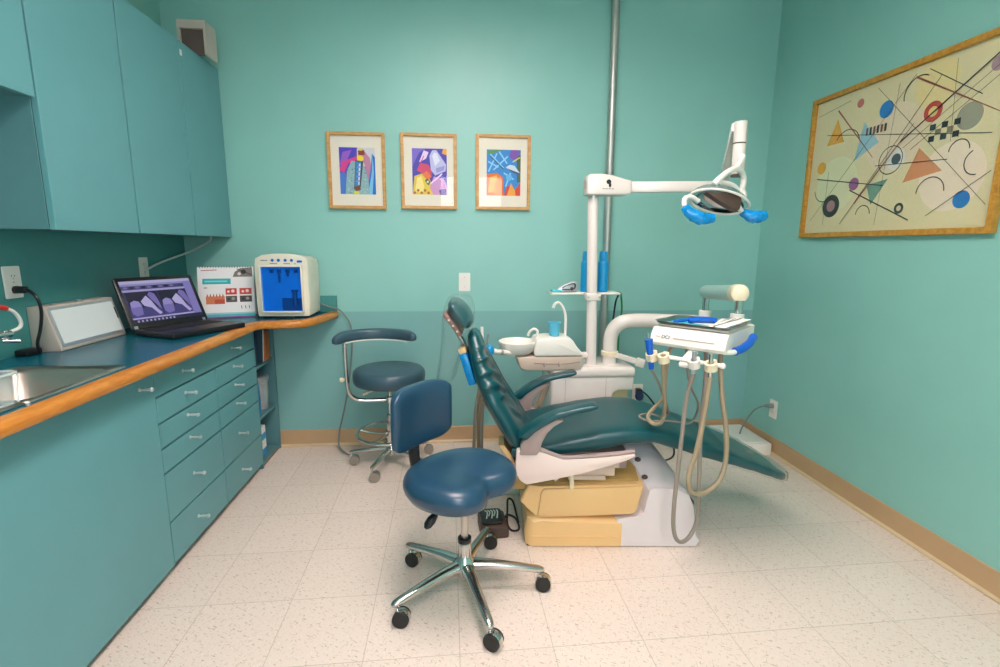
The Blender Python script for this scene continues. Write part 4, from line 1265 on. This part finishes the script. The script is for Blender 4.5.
# foot control with loop of cord
t = thing('foot_control', 'dark brown foot pedal on the floor behind the front stool', 'foot pedal', (.17, 2.08, 0), R(4))
MB().prism([(-.06, 0), (.065, 0), (.065, .05), (.055, .056), (-.055, .062), (-.06, .055)], 'y', -.07, .08, .008, 2).build('body', M['brown'], t)
MB().prism([(x, y) for x, y in rrect(-.005, .01, .052, .062, .02)], 'z', .058, .074, .006, 2).build('pedal', M['black'], t)
b = MB()
for k in range(5):
    b.tube([(-.03 + k * .012, -.02 + (k % 2) * .02, .0745), (-.02 + k * .012, .03, .0755), (-.03 + k * .014, .05, .0745)], .003, n=6)
b.build('pedal_print', M['pale'], t)
o = MB().tube([(.235, 2.14, .03), (.25, 2.18, .02), (.285, 2.16, .012), (.296, 2.10, .006), (.285, 2.065, .006), (.255, 2.07, .006), (.243, 2.12, .012), (.252, 2.20, .03), (.262, 2.27, .05), (.285, 2.26, .045), (.294, 2.18, .02), (.296, 2.12, .012)], .005, n=8).build('pedal_cord', M['black'], t, False)
o = MB().box(.19, .34, 2.40, 2.50, 0, .042, .006).build('floor_box', M['pale'])
tag(o, 'pale green low box on the floor between pedal and chair base', 'junction box')

# ------------------------------------------------------------------ delivery cabinet, posts, cuspidor
dc = thing('dental_unit', 'white dental unit cabinet with posts, arms and cuspidor behind the chair', 'dental unit', (.75, 2.68, 0))
b = MB()
b.prism([(.525, 0), (.86, 0), (.86, .47), (.872, .50), (.90, .515), (.985, .515), (.985, .592), (.525, .592)], 'y', 2.55, 2.84, .012, 3)
b.build('cabinet', M['enamel'], dc, False, smooth=40)
MB().box(.518, .992, 2.54, 2.848, .588, .648, .024, 5).build('cabinet_top', M['enamel'], dc, False, smooth=60)
MB().box(.862, .97, 2.60, 2.82, 0, .512).build('valve_panel', mat('pale_yellow_panel', (214, 206, 160), .5), dc, False, smooth=0)
MB().box(.826, .8275, 2.5485, 2.55, .06, .585).box(.60, .6015, 2.5485, 2.55, .06, .585).build('panel_seam', M['mauve'], dc, False, smooth=0)
# light post
MB().cyl((.762, 2.63, .63), (.735, 2.63, 1.57), .0285, n=24).build('light_post', M['enamel'], dc, False)
MB().box(.712, .793, 2.596, 2.664, 1.005, 1.045, .006).build('post_clamp', M['enamel'], dc, False)
b = MB()
for x in (.722, .783):
    b.cyl((x, 2.598, 1.025), (x, 2.5935, 1.025), .006, n=10)
b.build('clamp_screw', M['steel'], dc, False)
MB().cyl((.737, 2.63, 1.545), (.736, 2.63, 1.556), .030, n=24).build('post_ring', M['steel'], dc, False)
lb = [(.690, 1.556), (.688, 1.64), (.70, 1.660), (.76, 1.664), (.83, 1.654), (.90, 1.636), (.925, 1.632), (.925, 1.566), (.90, 1.558)]
MB().prism(lb, 'y', 2.575, 2.67, .010, 3).build('light_arm_hub', M['enamel'], dc, False, smooth=50)
b = MB().ball((.800, 2.5735, 1.622), .013, .002, .012).ball((.807, 2.5735, 1.606), .007, .002, .012)
b.build('emblem', M['black'], dc, False)
b = MB()
for x in (.775, .79, .806, .822):
    b.box(x - .006, x + .006, 2.5735, 2.575, 1.586, 1.5885)
b.build('lettering', M['black'], dc, False, smooth=0)
MB().box(.688, .690, 2.60, 2.645, 1.59, 1.63).build('hub_grille', M['mauve'], dc, False, smooth=0)
# horizontal light arm, spring arm, drop post
def beam(p0, p1, w, h, up=(0, 0, 1), bev=.006):
    p0, p1 = Vector(p0), Vector(p1)
    d = (p1 - p0)
    L_ = d.length
    x = d.normalized()
    y = Vector(up).cross(x).normalized()
    z = x.cross(y)
    m = Matrix(((x.x, y.x, z.x, p0.x), (x.y, y.y, z.y, p0.y), (x.z, y.z, z.z, p0.z), (0, 0, 0, 1)))
    return m, L_
m_, L_ = beam((.91, 2.62, 1.602), (1.385, 2.53, 1.604), 0, 0)
MB().box(0, L_, -.022, .022, -.027, .027, .006, 2, m_).build('light_arm', M['enamel'], dc, False)
MB().cyl((1.385, 2.53, 1.555), (1.385, 2.53, 1.645), .03, n=20).build('arm_joint', M['enamel'], dc, False)
m_, L_ = beam((1.372, 2.50, 1.62), (1.205, 2.12, 1.80), 0, 0)
MB().box(0, L_, -.020, .020, -.022, .022, .006, 2, m_).build('spring_arm', M['enamel'], dc, False)
MB().cyl((1.215, 2.10, 1.60), (1.212, 2.10, 1.815), .026, n=22).build('drop_post', M['enamel'], dc, False)
MB().cyl((1.215, 2.10, 1.592), (1.215, 2.10, 1.602), .0275, n=22).cyl((1.212, 2.10, 1.725), (1.212, 2.10, 1.730), .0267, n=22).build('drop_post_ring', M['brown'], dc, False)
# operating lamp
lp_ = thing('operating_lamp', 'dental operating lamp with mirrored shield and blue film on handles', 'lamp', (1.10, 2.05, 1.5))
b = MB()
b.tube([(1.215, 2.07, 1.672), (1.195, 2.05, 1.645), (1.165, 2.03, 1.612)], .011, n=10)
b.tube([(1.055, 1.99, 1.545), (1.10, 2.0, 1.585), (1.15, 2.02, 1.61), (1.195, 2.05, 1.612), (1.225, 2.07, 1.59), (1.228, 2.07, 1.56), (1.215, 2.06, 1.525), (1.20, 2.05, 1.505)], .012, n=10)
b.tube([(1.10, 2.02, 1.556), (1.14, 2.02, 1.550), (1.175, 2.03, 1.535), (1.20, 2.05, 1.510)], .011, n=10)
b.ball((1.218, 2.06, 1.512), .022, .02, .03)
b.build('yoke', M['white'], lp_, False)
# reflector bowl facing down and towards the chair
lm = Matrix.Translation((1.105, 2.03, 1.485)) @ Matrix.Rotation(R(14), 4, 'Y') @ Matrix.Rotation(R(-24), 4, 'X')
rings = []
for k in range(11):
    a = PI / 2 * k / 10
    rr_ = math.cos(a)
    rings.append([(.125 * rr_ * math.cos(2 * PI * j / 32), .080 * rr_ * math.sin(2 * PI * j / 32), .060 * math.sin(a) - .005) for j in range(32)] if k < 10 else [(.004 * math.cos(2 * PI * j / 32), .004 * math.sin(2 * PI * j / 32), .055) for j in range(32)])
MB().loft(rings, cap0=False, m=lm).build('shield', M['amber'], lp_, False, smooth=80)
rings = []
for k in range(9):
    a = PI / 2 * k / 8
    rr_ = max(.03, math.cos(a))
    rings.append([(.105 * rr_ * math.cos(2 * PI * j / 28), .066 * rr_ * math.sin(2 * PI * j / 28), .042 * math.sin(a) - .012) for j in range(28)])
MB().loft(rings, cap0=False, m=lm).build('reflector', mat('mirror_reflector', (176, 178, 184), .08, 1.0), lp_, False, smooth=80)
b = MB()
b.prism([(-.105, -.028), (-.04, -.052), (.02, -.070), (.052, -.062), (.056, -.02), (.05, .004), (-.02, -.004), (-.07, -.022)], 'y', -.072, -.045, .006, 2, lm)
b.build('bulb_housing', M['brown'], lp_, False)
rim = [(.127 * math.cos(2 * PI * j / 40), .082 * math.sin(2 * PI * j / 40), -.006) for j in range(41)]
MB().tube(rim, .005, n=8, smooth=False, m=lm).build('rim', M['white'], lp_, False)
for s, pts in ((-1, [(.935, 1.985, 1.485), (.928, 1.97, 1.455), (.955, 1.96, 1.425), (.99, 1.95, 1.408), (1.042, 1.945, 1.408)]), (1, [(1.165, 1.99, 1.465), (1.18, 1.98, 1.437), (1.215, 1.97, 1.420), (1.245, 1.965, 1.418), (1.275, 1.965, 1.428)])):
    hd = MB().tube([(1.0 if s < 0 else 1.175, 2.0, 1.478 if s < 0 else 1.50), (.965 if s < 0 else 1.165, 1.995, 1.494), pts[0], pts[1]], .010, n=10).build('handle', M['white'], lp_, False)
    fb_ = MB()
    P = catmull(pts[1:], 6)
    rnd = random.Random(8 + s)
    rings = []
    for i, q in enumerate(P):
        tt = (P[min(i + 1, len(P) - 1)] - P[max(0, i - 1)]).normalized()
        ny = Vector((0, 1, 0))
        nz = tt.cross(ny).normalized()
        r_ = .012 + .010 * math.sin(PI * min(1, (i + 1) / len(P) * .9)) + .001 * math.sin(i * 1.7)
        rings.append([q + ny * (r_ * math.cos(2 * PI * k / 12) * (1 + .16 * (rnd.random() - .5))) + nz * (r_ * 1.15 * math.sin(2 * PI * k / 12) * (1 + .16 * (rnd.random() - .5))) for k in range(12)])
    fb_.loft(rings)
    fb_.build('handle_film', M['film'], hd, False, smooth=30)

# delivery arm: post, elbow, lever
MB().tube([(.875, 2.66, .63), (.875, 2.66, .72), (.876, 2.66, .79), (.892, 2.655, .842), (.93, 2.645, .878), (.99, 2.635, .890), (1.10, 2.615, .892), (1.25, 2.575, .892), (1.35, 2.545, .892)], .040, n=20).build('delivery_arm', M['enamel'], dc, False, smooth=70)
MB().lathe([(.043, .69), (.047, .692), (.047, .715), (.043, .718)], (.875, 2.66, 0), 28).build('arm_collar', M['cream'], dc, False)
m_, L_ = beam((.90, 2.625, .70), (1.03, 2.56, .665), 0, 0)
b = MB().box(0, L_, -.014, .014, -.014, .014, .004, 2, m_).box(L_ - .035, L_ + .012, -.02, .02, -.022, .022, .004, 2, m_)
b.build('brake_lever', M['enamel'], dc, False)
MB().lathe([(.028, .86), (.032, .865), (.032, .955), (.026, .96)], (1.355, 2.54, 0), 22).build('arm_end', M['white'], dc, False)
MB().cyl((1.355, 2.54, .955), (1.355, 2.54, 1.03), .018, n=18).build('arm_pivot', M['chrome'], dc, False)
m_, L_ = beam((1.37, 2.575, 1.055), (1.195, 1.965, 1.105), 0, 0)
MB().tube([(0, 0, 0), (L_ - .05, 0, 0)], .036, n=24, smooth=False, m=m_).build('flex_arm', M['teal_cyl'], dc, False)
MB().lathe([(.037, 0), (.0385, .004), (.0385, .05), (.035, .062), (.022, .07)], n=24, m=m_ @ Matrix.Translation((L_ - .06, 0, 0)) @ Matrix.Rotation(PI / 2, 4, 'Y')).build('flex_arm_cap', M['cream'], dc, False)
MB().cyl((1.197, 1.968, 1.018), (1.197, 1.968, 1.075), .018, n=18).build('head_pivot', M['chrome'], dc, False)

# cuspidor
cu_ = [(.425, .735), (.43, .79), (.442, .808), (.50, .815), (.61, .815), (.628, .806), (.655, .765), (.688, .728), (.688, .716), (.425, .716)]
MB().prism(cu_, 'y', 2.53, 2.70, .010, 3).build('cuspidor_top', M['white'], dc, False, smooth=45)
cb = [(.330, .714), (.686, .714), (.686, .66), (.672, .640), (.50, .636), (.38, .640), (.352, .65), (.342, .68)]
MB().prism(cb, 'y', 2.535, 2.69, .008, 3).build('cuspidor_body', M['beige'], dc, False, smooth=45)
MB().tube([(.425, 2.5345, .682), (.5, 2.5340, .676), (.6, 2.5340, .676), (.67, 2.5345, .684)], .003, n=6).cyl((.48, 2.536, .682), (.48, 2.53, .660), .005, n=8).cyl((.56, 2.536, .682), (.56, 2.53, .660), .005, n=8).build('hose_clip', M['mauve'], dc, False)
MB().lathe([(.03, .716), (.062, .718), (.088, .735), (.100, .768), (.103, .786), (.098, .790), (.092, .782), (.08, .752), (.05, .732), (.02, .728)], (.343, 2.61, 0), 40).build('bowl', M['white'], dc, False, smooth=60)
MB().lathe([(.016, .728), (.016, .752), (.008, .758)], (.343, 2.61, 0), 16).build('bowl_strainer', M['sil'], dc, False)
MB().tube([(.445, 2.61, .805), (.452, 2.61, .838), (.432, 2.61, .852), (.408, 2.61, .836), (.40, 2.61, .815)], .007, n=10).build('rinse_spout', M['white'], dc, False)
MB().tube([(.602, 2.60, .812), (.603, 2.60, .87), (.60, 2.60, .93), (.582, 2.60, .975), (.562, 2.60, .995), (.543, 2.60, .990), (.532, 2.60, .968)], .0075, n=10).build('cup_filler', M['white'], dc, False)
MB().cyl((.686, 2.63, .70), (.745, 2.63, .70), .018, n=14).build('cuspidor_bracket', M['enamel'], dc, False)
MB().box(.60, .68, 2.57, 2.68, .635, .66, .006).build('cuspidor_foot', M['beige'], dc, False)
# assistant's instrument arm behind the backrest
MB().tube([(.33, 2.56, .726), (.28, 2.54, .738), (.23, 2.52, .748), (.19, 2.50, .757)], .014, n=12).build('assistant_arm', M['white'], dc, False)
MB().cyl((.255, 2.53, .741), (.243, 2.526, .744), .0155, n=14).build('assistant_arm_ring', M['steel'], dc, False)
MB().ball((.182, 2.48, .765), .026, .03, .03).build('suction_valve', M['bottle'], dc, False)
MB().tube([(.148, 2.49, .76), (.145, 2.49, .82), (.143, 2.49, .885)], .0085, n=10).build('suction_tip', M['white'], dc, False)
MB().tube([(.168, 2.50, .76), (.170, 2.50, .81), (.176, 2.50, .845)], .006, n=8).build('suction_handpiece', M['cord_grey'], dc, False)
for k, (dx, dy, mm) in enumerate(((0, 0, 'hose'), (.02, .015, 'hose_tan'), (.034, -.012, 'hose'))):
    MB().tube([(.165 + dx * .4, 2.50 + dy, .75), (.14 + dx, 2.52 + dy, .60), (.115 + dx, 2.54 + dy, .42), (.105 + dx * 1.2, 2.55 + dy, .22), (.10 + dx * 1.6, 2.56 + dy, .06), (.14 + dx * 2, 2.60 + dy, .012), (.28 + dx, 2.66 + dy, .012), (.52, 2.70 + dy, .03)], .0095, n=8).build('suction_hose', M[mm], dc, False)
for k in range(3):
    MB().tube([(.50 + k * .012, 2.60, .56), (.47 + k * .014, 2.58, .50), (.43 + k * .016, 2.57, .40), (.42 + k * .016, 2.58, .2), (.45, 2.62, .02), (.53, 2.66, .02)], .008, n=8).build('supply_tube', M['hose_tan' if k % 2 else 'hose'], dc, False)
# little shelf on the post
sf = MB().box(.535, .925, 2.67, 2.80, 1.032, 1.042, .003).build('post_shelf', M['clearbox'] if False else M['white'], dc, False)
MB().box(.72, .78, 2.655, 2.69, 1.015, 1.032, .003).build('shelf_bracket', M['enamel'], sf, False)
o = MB().tube([(1.0, 2.93, 1.0), (1.01, 3.0, .95), (.999, 3.0, .84), (.974, 2.98, .70), (.95, 2.9, .60), (.95, 2.87, .3)], .006, n=8).build('air_hose', M['black'], dc, False)
o = MB().tube([(.93, 2.79, 1.03), (1.02, 2.95, 1.015), (1.055, 3.03, .98), (1.07, 3.05, .90), (1.06, 3.05, .80), (1.04, 3.0, .67), (1.0, 2.9, .5)], .006, n=8).build('green_tube', M['green'], dc, False)

# things on the shelf and the cuspidor
def bottle(x, y, label):
    t = thing('blue_bottle', label, 'bottle', (x, y, 1.0425), group='blue bottles on the post shelf')
    MB().lathe([(.026, 0), (.030, .003), (.030, .158), (.0285, .166), (.024, .172)], n=24).build('body', M['bottle'], t)
    MB().lathe([(.023, .172), (.0235, .20), (.0205, .224), (.012, .226)], n=24).build('cap', M['bottle'], t)
bottle(.842, 2.745, 'tall blue bottle on the small shelf, right of the white post')
bottle(.745, 2.745, 'tall blue bottle mostly hidden behind the white post')
t = thing('curing_light', 'silver and white wedge shaped device lying on the small shelf', 'dental device', (.63, 2.73, 1.0425))
MB().prism([(.565, 1.046), (.575, 1.062), (.62, 1.088), (.665, 1.104), (.685, 1.104), (.687, 1.046)], 'y', 2.70, 2.755, .006, 2).build('body', M['sil'], t, False)
MB().tube([(.60, 2.699, 1.068), (.63, 2.697, 1.084), (.668, 2.697, 1.09), (.67, 2.697, 1.066), (.64, 2.697, 1.058), (.60, 2.699, 1.060)], .004, n=6).build('grip', M['black'], t, False)
MB().cyl((.655, 2.6965, 1.062), (.655, 2.6985, 1.062), .010, n=14).build('dial', M['black'], t, False)
MB().box(.545, .60, 2.695, 2.76, 1.0428, 1.056, .005).build('nose', M['aqua'], t, False)
t = thing('paper_cup', 'light blue cup standing on the cuspidor', 'cup', (.541, 2.60, .8155))
MB().lathe([(.024, 0), (.026, .001), (.0335, .072), (.035, .073), (.035, .076), (.032, .075), (.024, .004), (.01, .003)], n=28).build('cup_wall', M['cup'], t)
b = MB().torus((0, 0, .0745), .034, .0014, 30, 6).build('cup_rim', M['cup'], t)

# ------------------------------------------------------------------ delivery head over the chair
hw_ = R(-48.7)
hd = thing('delivery_head', 'white instrument delivery head with hanging hoses above the chair', 'instrument unit', (1.05, 1.92, .9), hw_)
# own frame: x along the front edge (to the right), y away from the front
hb = [(-.172, .0), (-.178, .012), (-.170, .045), (-.150, .072), (.07, .078), (.148, .080), (.148, .03), (.142, .012), (.13, .0)]
b = MB()
rg = []
for x, k in ((-.172, .93), (-.165, .99), (-.15, 1.0), (.10, 1.0), (.120, .99), (.127, .93)):
    rg.append([(x, .0 + (y - 0) * (1.0 if True else k), .04 + (z - .04) * k + (0)) for y, z in hb])
b.loft(rg)
b.build('head_body', M['white'], hd, smooth=35)
MB().box(-.165, .118, -.145, .143, .0785, .082, .001).build('head_top', M['white'], hd)
fmm = world(hd) @ frame_from((-.150, -.1735, .036), (1, 0, 0), (0, .42, .9))
lettering('DCI', .020, fmm @ Matrix.Translation((.025, -.006, .0008)), 'lettering', M['navy'], hd)
b = MB().box(.075, .235, -.002, .0005, 0, .0015, 0, 1, frame_from((-.150, -.1735, .036), (1, 0, 0), (0, .42, .9)))
b.box(.0, .018, -.001, .001, 0, .0015, 0, 1, frame_from((-.150, -.1735, .036), (1, 0, 0), (0, .42, .9)))
b.build('front_line', M['mauve'], hd, smooth=0)
MB().lathe([(.024, .08), (.027, .082), (.027, .118), (.022, .118)], (.06, .134, 0), 20).build('pivot_base', M['white'], hd)
# right-hand rail with blue sleeve
MB().tube([(.095, -.15, .008), (.125, -.145, .004), (.143, -.11, .004)], .010, n=10).build('grip_rail', M['white'], hd)
MB().tube([(.142, -.115, .006), (.155, -.07, .014), (.160, -.01, .028), (.156, .045, .044)], .0155, n=12).build('grip_sleeve', M['bib'], hd)
# instrument bar and holders
MB().tube([(-.145, -.232, -.030), (.138, -.232, -.030)], .008, n=10, smooth=False).ball((.141, -.232, -.03), .011).build('instrument_bar', M['white'], hd)
MB().prism([(-.155, -.004), (-.215, -.025), (-.245, -.045), (-.240, -.060), (-.20, -.045), (-.145, -.015)], 'x', -.018, .018, .004, 2).build('bar_mount', M['white'], hd)
HX = (-.128, -.078, .042, .104)
for k, x in enumerate(HX):
    mt = Matrix.Translation((x, -.245, -.034)) @ Matrix.Rotation(R(20), 4, 'X')
    rgs = []
    for i in range(15):
        a = R(-145 + 290 * i / 14) + PI / 2 + PI
        ca, sa = math.cos(a), math.sin(a)
        rgs.append([((.0165 + q[0]) * ca, (.0165 + q[0]) * sa, q[1]) for q in ((-.004, -.016), (.006, -.016), (.006, .014), (-.004, .014))])
    MB().loft(rgs, m=mt).box(-.012, .012, .012, .03, -.012, .014, .003, 2, mt).build('holder', M['cream'] if k != 2 else M['white'], hd)
# instruments
w_ = lambda x, y, z: tuple(world(hd) @ Vector((x, y, z)))
ins = MB().tube([(-.136, -.262, .035), (-.133, -.258, .005), (-.128, -.252, -.04), (-.124, -.247, -.085)], [.016, .010], n=12)
ins = ins.build('syringe', M['bib'], hd, label='blue film-wrapped syringe')
MB().cyl((-.137, -.264, .035), (-.139, -.268, .062), .003, n=8).build('syringe_tip', M['chrome'], ins)
for x, c in ((-.078, 'hose_tan'), (.042, 'sil'), (.104, 'chrome')):
    MB().tube([(x, -.249, .012 if c != 'hose_tan' else -.02), (x, -.247, -.03), (x, -.243, -.075)], .0085, n=12).build('handpiece', M[c], hd)
HOSE = {
    'H1': ('hose', .0052, [w_(-.124, -.247, -.085), (.822, 1.87, .755), (.855, 1.9, .699), (.905, 1.95, .62), (.93, 1.99, .576), (.897, 1.965, .571), (.859, 1.992, .575), (.815, 1.985, .578), (.788, 1.955, .580), (.789, 1.918, .580), (.821, 1.898, .578), (.889, 1.934, .566), (.974, 1.961, .545), (1.045, 2.01, .525), (1.065, 2.0, .57), (1.04, 1.95, .64), (.986, 1.92, .72), (.95, 1.90, .83), (.95, 1.91, .905)]),
    'H2': ('hose_tan', .0085, [w_(-.078, -.243, -.075), (.839, 1.85, .748), (.862, 1.88, .654), (.878, 1.92, .592), (.862, 1.90, .572), (.828, 1.86, .580), (.806, 1.87, .582), (.815, 1.93, .588), (.850, 1.965, .610), (.889, 1.96, .66), (.894, 1.965, .737), (.894, 1.955, .805), (.890, 1.935, .865), (.90, 1.91, .905)]),
    'H4': ('hose', .0085, [w_(.042, -.243, -.075), (.889, 1.755, .716), (.876, 1.745, .538), (.864, 1.74, .286), (.877, 1.75, .163), (.911, 1.76, .11), (.964, 1.78, .126), (.994, 1.79, .213), (.987, 1.8, .445), (.991, 1.82, .628), (1.012, 1.85, .782), (1.015, 1.88, .905)]),
    'H5': ('hose_tan', .0098, [w_(.104, -.243, -.075), (.93, 1.69, .675), (.912, 1.69, .533), (.891, 1.69, .449), (.893, 1.69, .396), (.912, 1.70, .361), (.967, 1.71, .349), (1.036, 1.73, .387), (1.068, 1.75, .465), (1.07, 1.77, .582), (1.056, 1.79, .699), (1.054, 1.82, .814), (1.067, 1.85, .905)]),
}
for k, (mm, r_, pts) in HOSE.items():
    MB().tube(pts, r_, n=10, per=6).build('hose', M[mm], hd, False)

# tray on the head and what lies in it
t = thing('instrument_tray', 'steel instrument tray on top of the delivery head', 'tray', tuple(world(hd) @ Vector((-.022, -.028, .0825))), hw_)
t.scale = (.86, .95, 1)
rg = [rr(-.175, .175, -.128, .128, .02, .0125), rr(-.180, .180, -.133, .133, .022, .0138), rr(-.172, .172, -.125, .125, .02, .0115), rr(-.158, .158, -.111, .111, .02, .002), rr(-.150, .150, -.106, .106, .018, .0015)]
MB().loft([rr(-.152, .152, -.108, .108, .018, 0.0)] + [rr(-.160, .160, -.113, .113, .02, .001)] + rg).build('tray_pan', M['steel'], t, smooth=50)
TB = world(t)
def ontray(name, label, cat, bm_, m):
    o = bm_.build(name, m)
    o.location = t.location
    o.rotation_euler = t.rotation_euler
    o.scale = t.scale
    return tag(o, label, cat)
ontray('tray_paper', 'aqua paper liner in the steel tray', 'paper liner', MB().box(-.148, .148, -.108, .108, .0028, .0036), M['aqua'])
ontray('paper_sheet', 'white paper lying over the right side of the aqua tray liner', 'paper', MB().prism([(-.03, -.03), (.14, -.06), (.145, .10), (-.02, .105)], 'z', .0042, .0052), M['paper'])
gg = thing('safety_glasses', 'blue film-wrapped handpiece lying across the aqua tray liner', 'handpiece', tuple(t.location), hw_)
gg.scale = t.scale
b = MB().tube([(-.05, -.035, .014), (-.02, -.01, .018), (.02, .02, .018), (.05, .04, .014)], .0155, n=12, sy=.8)
b.build('body', M['bib'], gg)
MB().tube([(-.05, -.035, .018), (-.08, -.07, .012), (-.105, -.07, .010), (-.10, -.03, .012), (-.07, -.01, .014)], .005, n=8).build('wire', M['bib'], gg)
gg.name = 'wrapped_handpiece'
pk = thing('sterile_pouch', 'clear pouches of instruments fanned on the right of the tray', 'pouch', tuple(t.location), hw_)
pk.scale = t.scale
for k in range(3):
    mt = Matrix.Translation((.098 + k * .012, -.005, .0075 + k * .004)) @ Matrix.Rotation(R(6 - 9 * k), 4, 'Z') @ Matrix.Rotation(R(5), 4, 'X')
    MB().box(-.038, .038, -.115, .115, 0, .0018, 0, 1, mt).build('pouch', M['sil'] if k == 1 else M['paper'], pk, smooth=0)
    MB().cyl((-.01, -.10, .004), (.0, .10, .004), .0028, n=8, m=mt).build('instrument', M['chrome'], pk)

# ------------------------------------------------------------------ conduit, floor box, wall plug
t = thing('conduit', 'grey metal conduit pole from floor to ceiling on the back wall', 'pipe', (.972, 3.115, 0))
MB().cyl((.980, 3.115, 0), (.963, 3.115, ZC), .024, n=22).build('pipe', M['galv'], t, False)
for z in (.25, 2.76):
    MB().box(.932, 1.012, 3.12, YB - .001, z, z + .022, .003).build('strap', M['galv'], t, False)
t = thing('floor_box', 'white utility box in the floor corner beyond the chair toe', 'junction box', (1.85, 3.0, 0))
MB().prism([(1.70, 2.94), (1.83, 2.78), (1.995, 2.78), (1.995, 3.13), (1.70, 3.13)], 'z', 0, .078, .006, 2).build('housing', M['white'], t, False)
MB().prism([(1.72, 2.95), (1.84, 2.80), (1.98, 2.80), (1.98, 3.115), (1.72, 3.115)], 'z', .078, .084, .003, 1).build('lid', M['white'], t, False)
t = thing('power_cord', 'grey cord from the right wall outlet to the white floor box', 'cord', (1.95, 2.85, .2))
MB().tube([(2.012, 2.835, .309), (1.985, 2.84, .308), (1.968, 2.852, .304)], [.016, .008], n=12).build('plug', M['cord_grey'], t, False)
MB().tube([(1.972, 2.85, .305), (1.955, 2.866, .293), (1.925, 2.888, .262), (1.90, 2.907, .205), (1.88, 2.93, .13), (1.875, 2.94, .085)], .005, n=8).build('lead', M['cord_grey'], t, False)
t = thing('power_cord', 'black cord with blue plug at the low back wall outlet', 'cord', (1.25, 3.13, .3))
MB().box(1.225, 1.262, 3.10, 3.149, .312, .352, .006).build('plug', M['black'], t, False)
MB().ball((1.235, 3.09, .31), .03, .02, .034).build('plug_cover', M['navy'], t, False)
MB().tube([(1.25, 3.11, .345), (1.29, 3.06, .31), (1.34, 2.98, .22), (1.38, 2.9, .10), (1.36, 2.8, .008), (1.2, 2.72, .008), (1.0, 2.70, .01)], .006, n=8).build('lead', M['black'], t, False)

# ------------------------------------------------------------------ daylight, world, camera
wd = bpy.data.worlds.new('daylight')
scene.world = wd
wd.use_nodes = True
bg = wd.node_tree.nodes['Background']
bg.inputs['Color'].default_value = lin((236, 242, 255)) + (1,)
bg.inputs['Strength'].default_value = 9.0
la_ = bpy.data.lights.new('window_portal', 'AREA')
la_.shape = 'RECTANGLE'
la_.size, la_.size_y = WX1 - WX0, WZ1 - WZ0
la_.cycles.is_portal = True
lo = bpy.data.objects.new('window_portal', la_)
COL.objects.link(lo)
lo.location = ((WX0 + WX1) / 2, YF - .09, (WZ0 + WZ1) / 2)
lo.rotation_euler = (R(90), 0, 0)

cam = bpy.data.cameras.new('camera')
cam.sensor_fit = 'HORIZONTAL'
cam.sensor_width = 36.0
cam.lens = 494.6 * 36.0 / 1000.0
cam.clip_start = .02
co = bpy.data.objects.new('camera', cam)
COL.objects.link(co)
yaw, pit, rol = .10442 - .00968, .17413, .00816
fw = Vector((math.sin(yaw) * math.cos(pit), math.cos(yaw) * math.cos(pit), -math.sin(pit)))
rt = Vector((math.cos(yaw), -math.sin(yaw), 0))
up = rt.cross(fw)
r2 = rt * math.cos(rol) + up * math.sin(rol)
u2 = -rt * math.sin(rol) + up * math.cos(rol)
co.matrix_world = Matrix(((r2.x, u2.x, -fw.x, 0), (r2.y, u2.y, -fw.y, 0), (r2.z, u2.z, -fw.z, 1.29), (0, 0, 0, 1)))
scene.camera = co

vs = scene.view_settings
vs.view_transform = 'Standard'
vs.look = 'None'
vs.exposure = 0.17
vs.gamma = 1.0
vs.use_curve_mapping = False
scene.cycles.max_bounces = 10
scene.cycles.transparent_max_bounces = 16
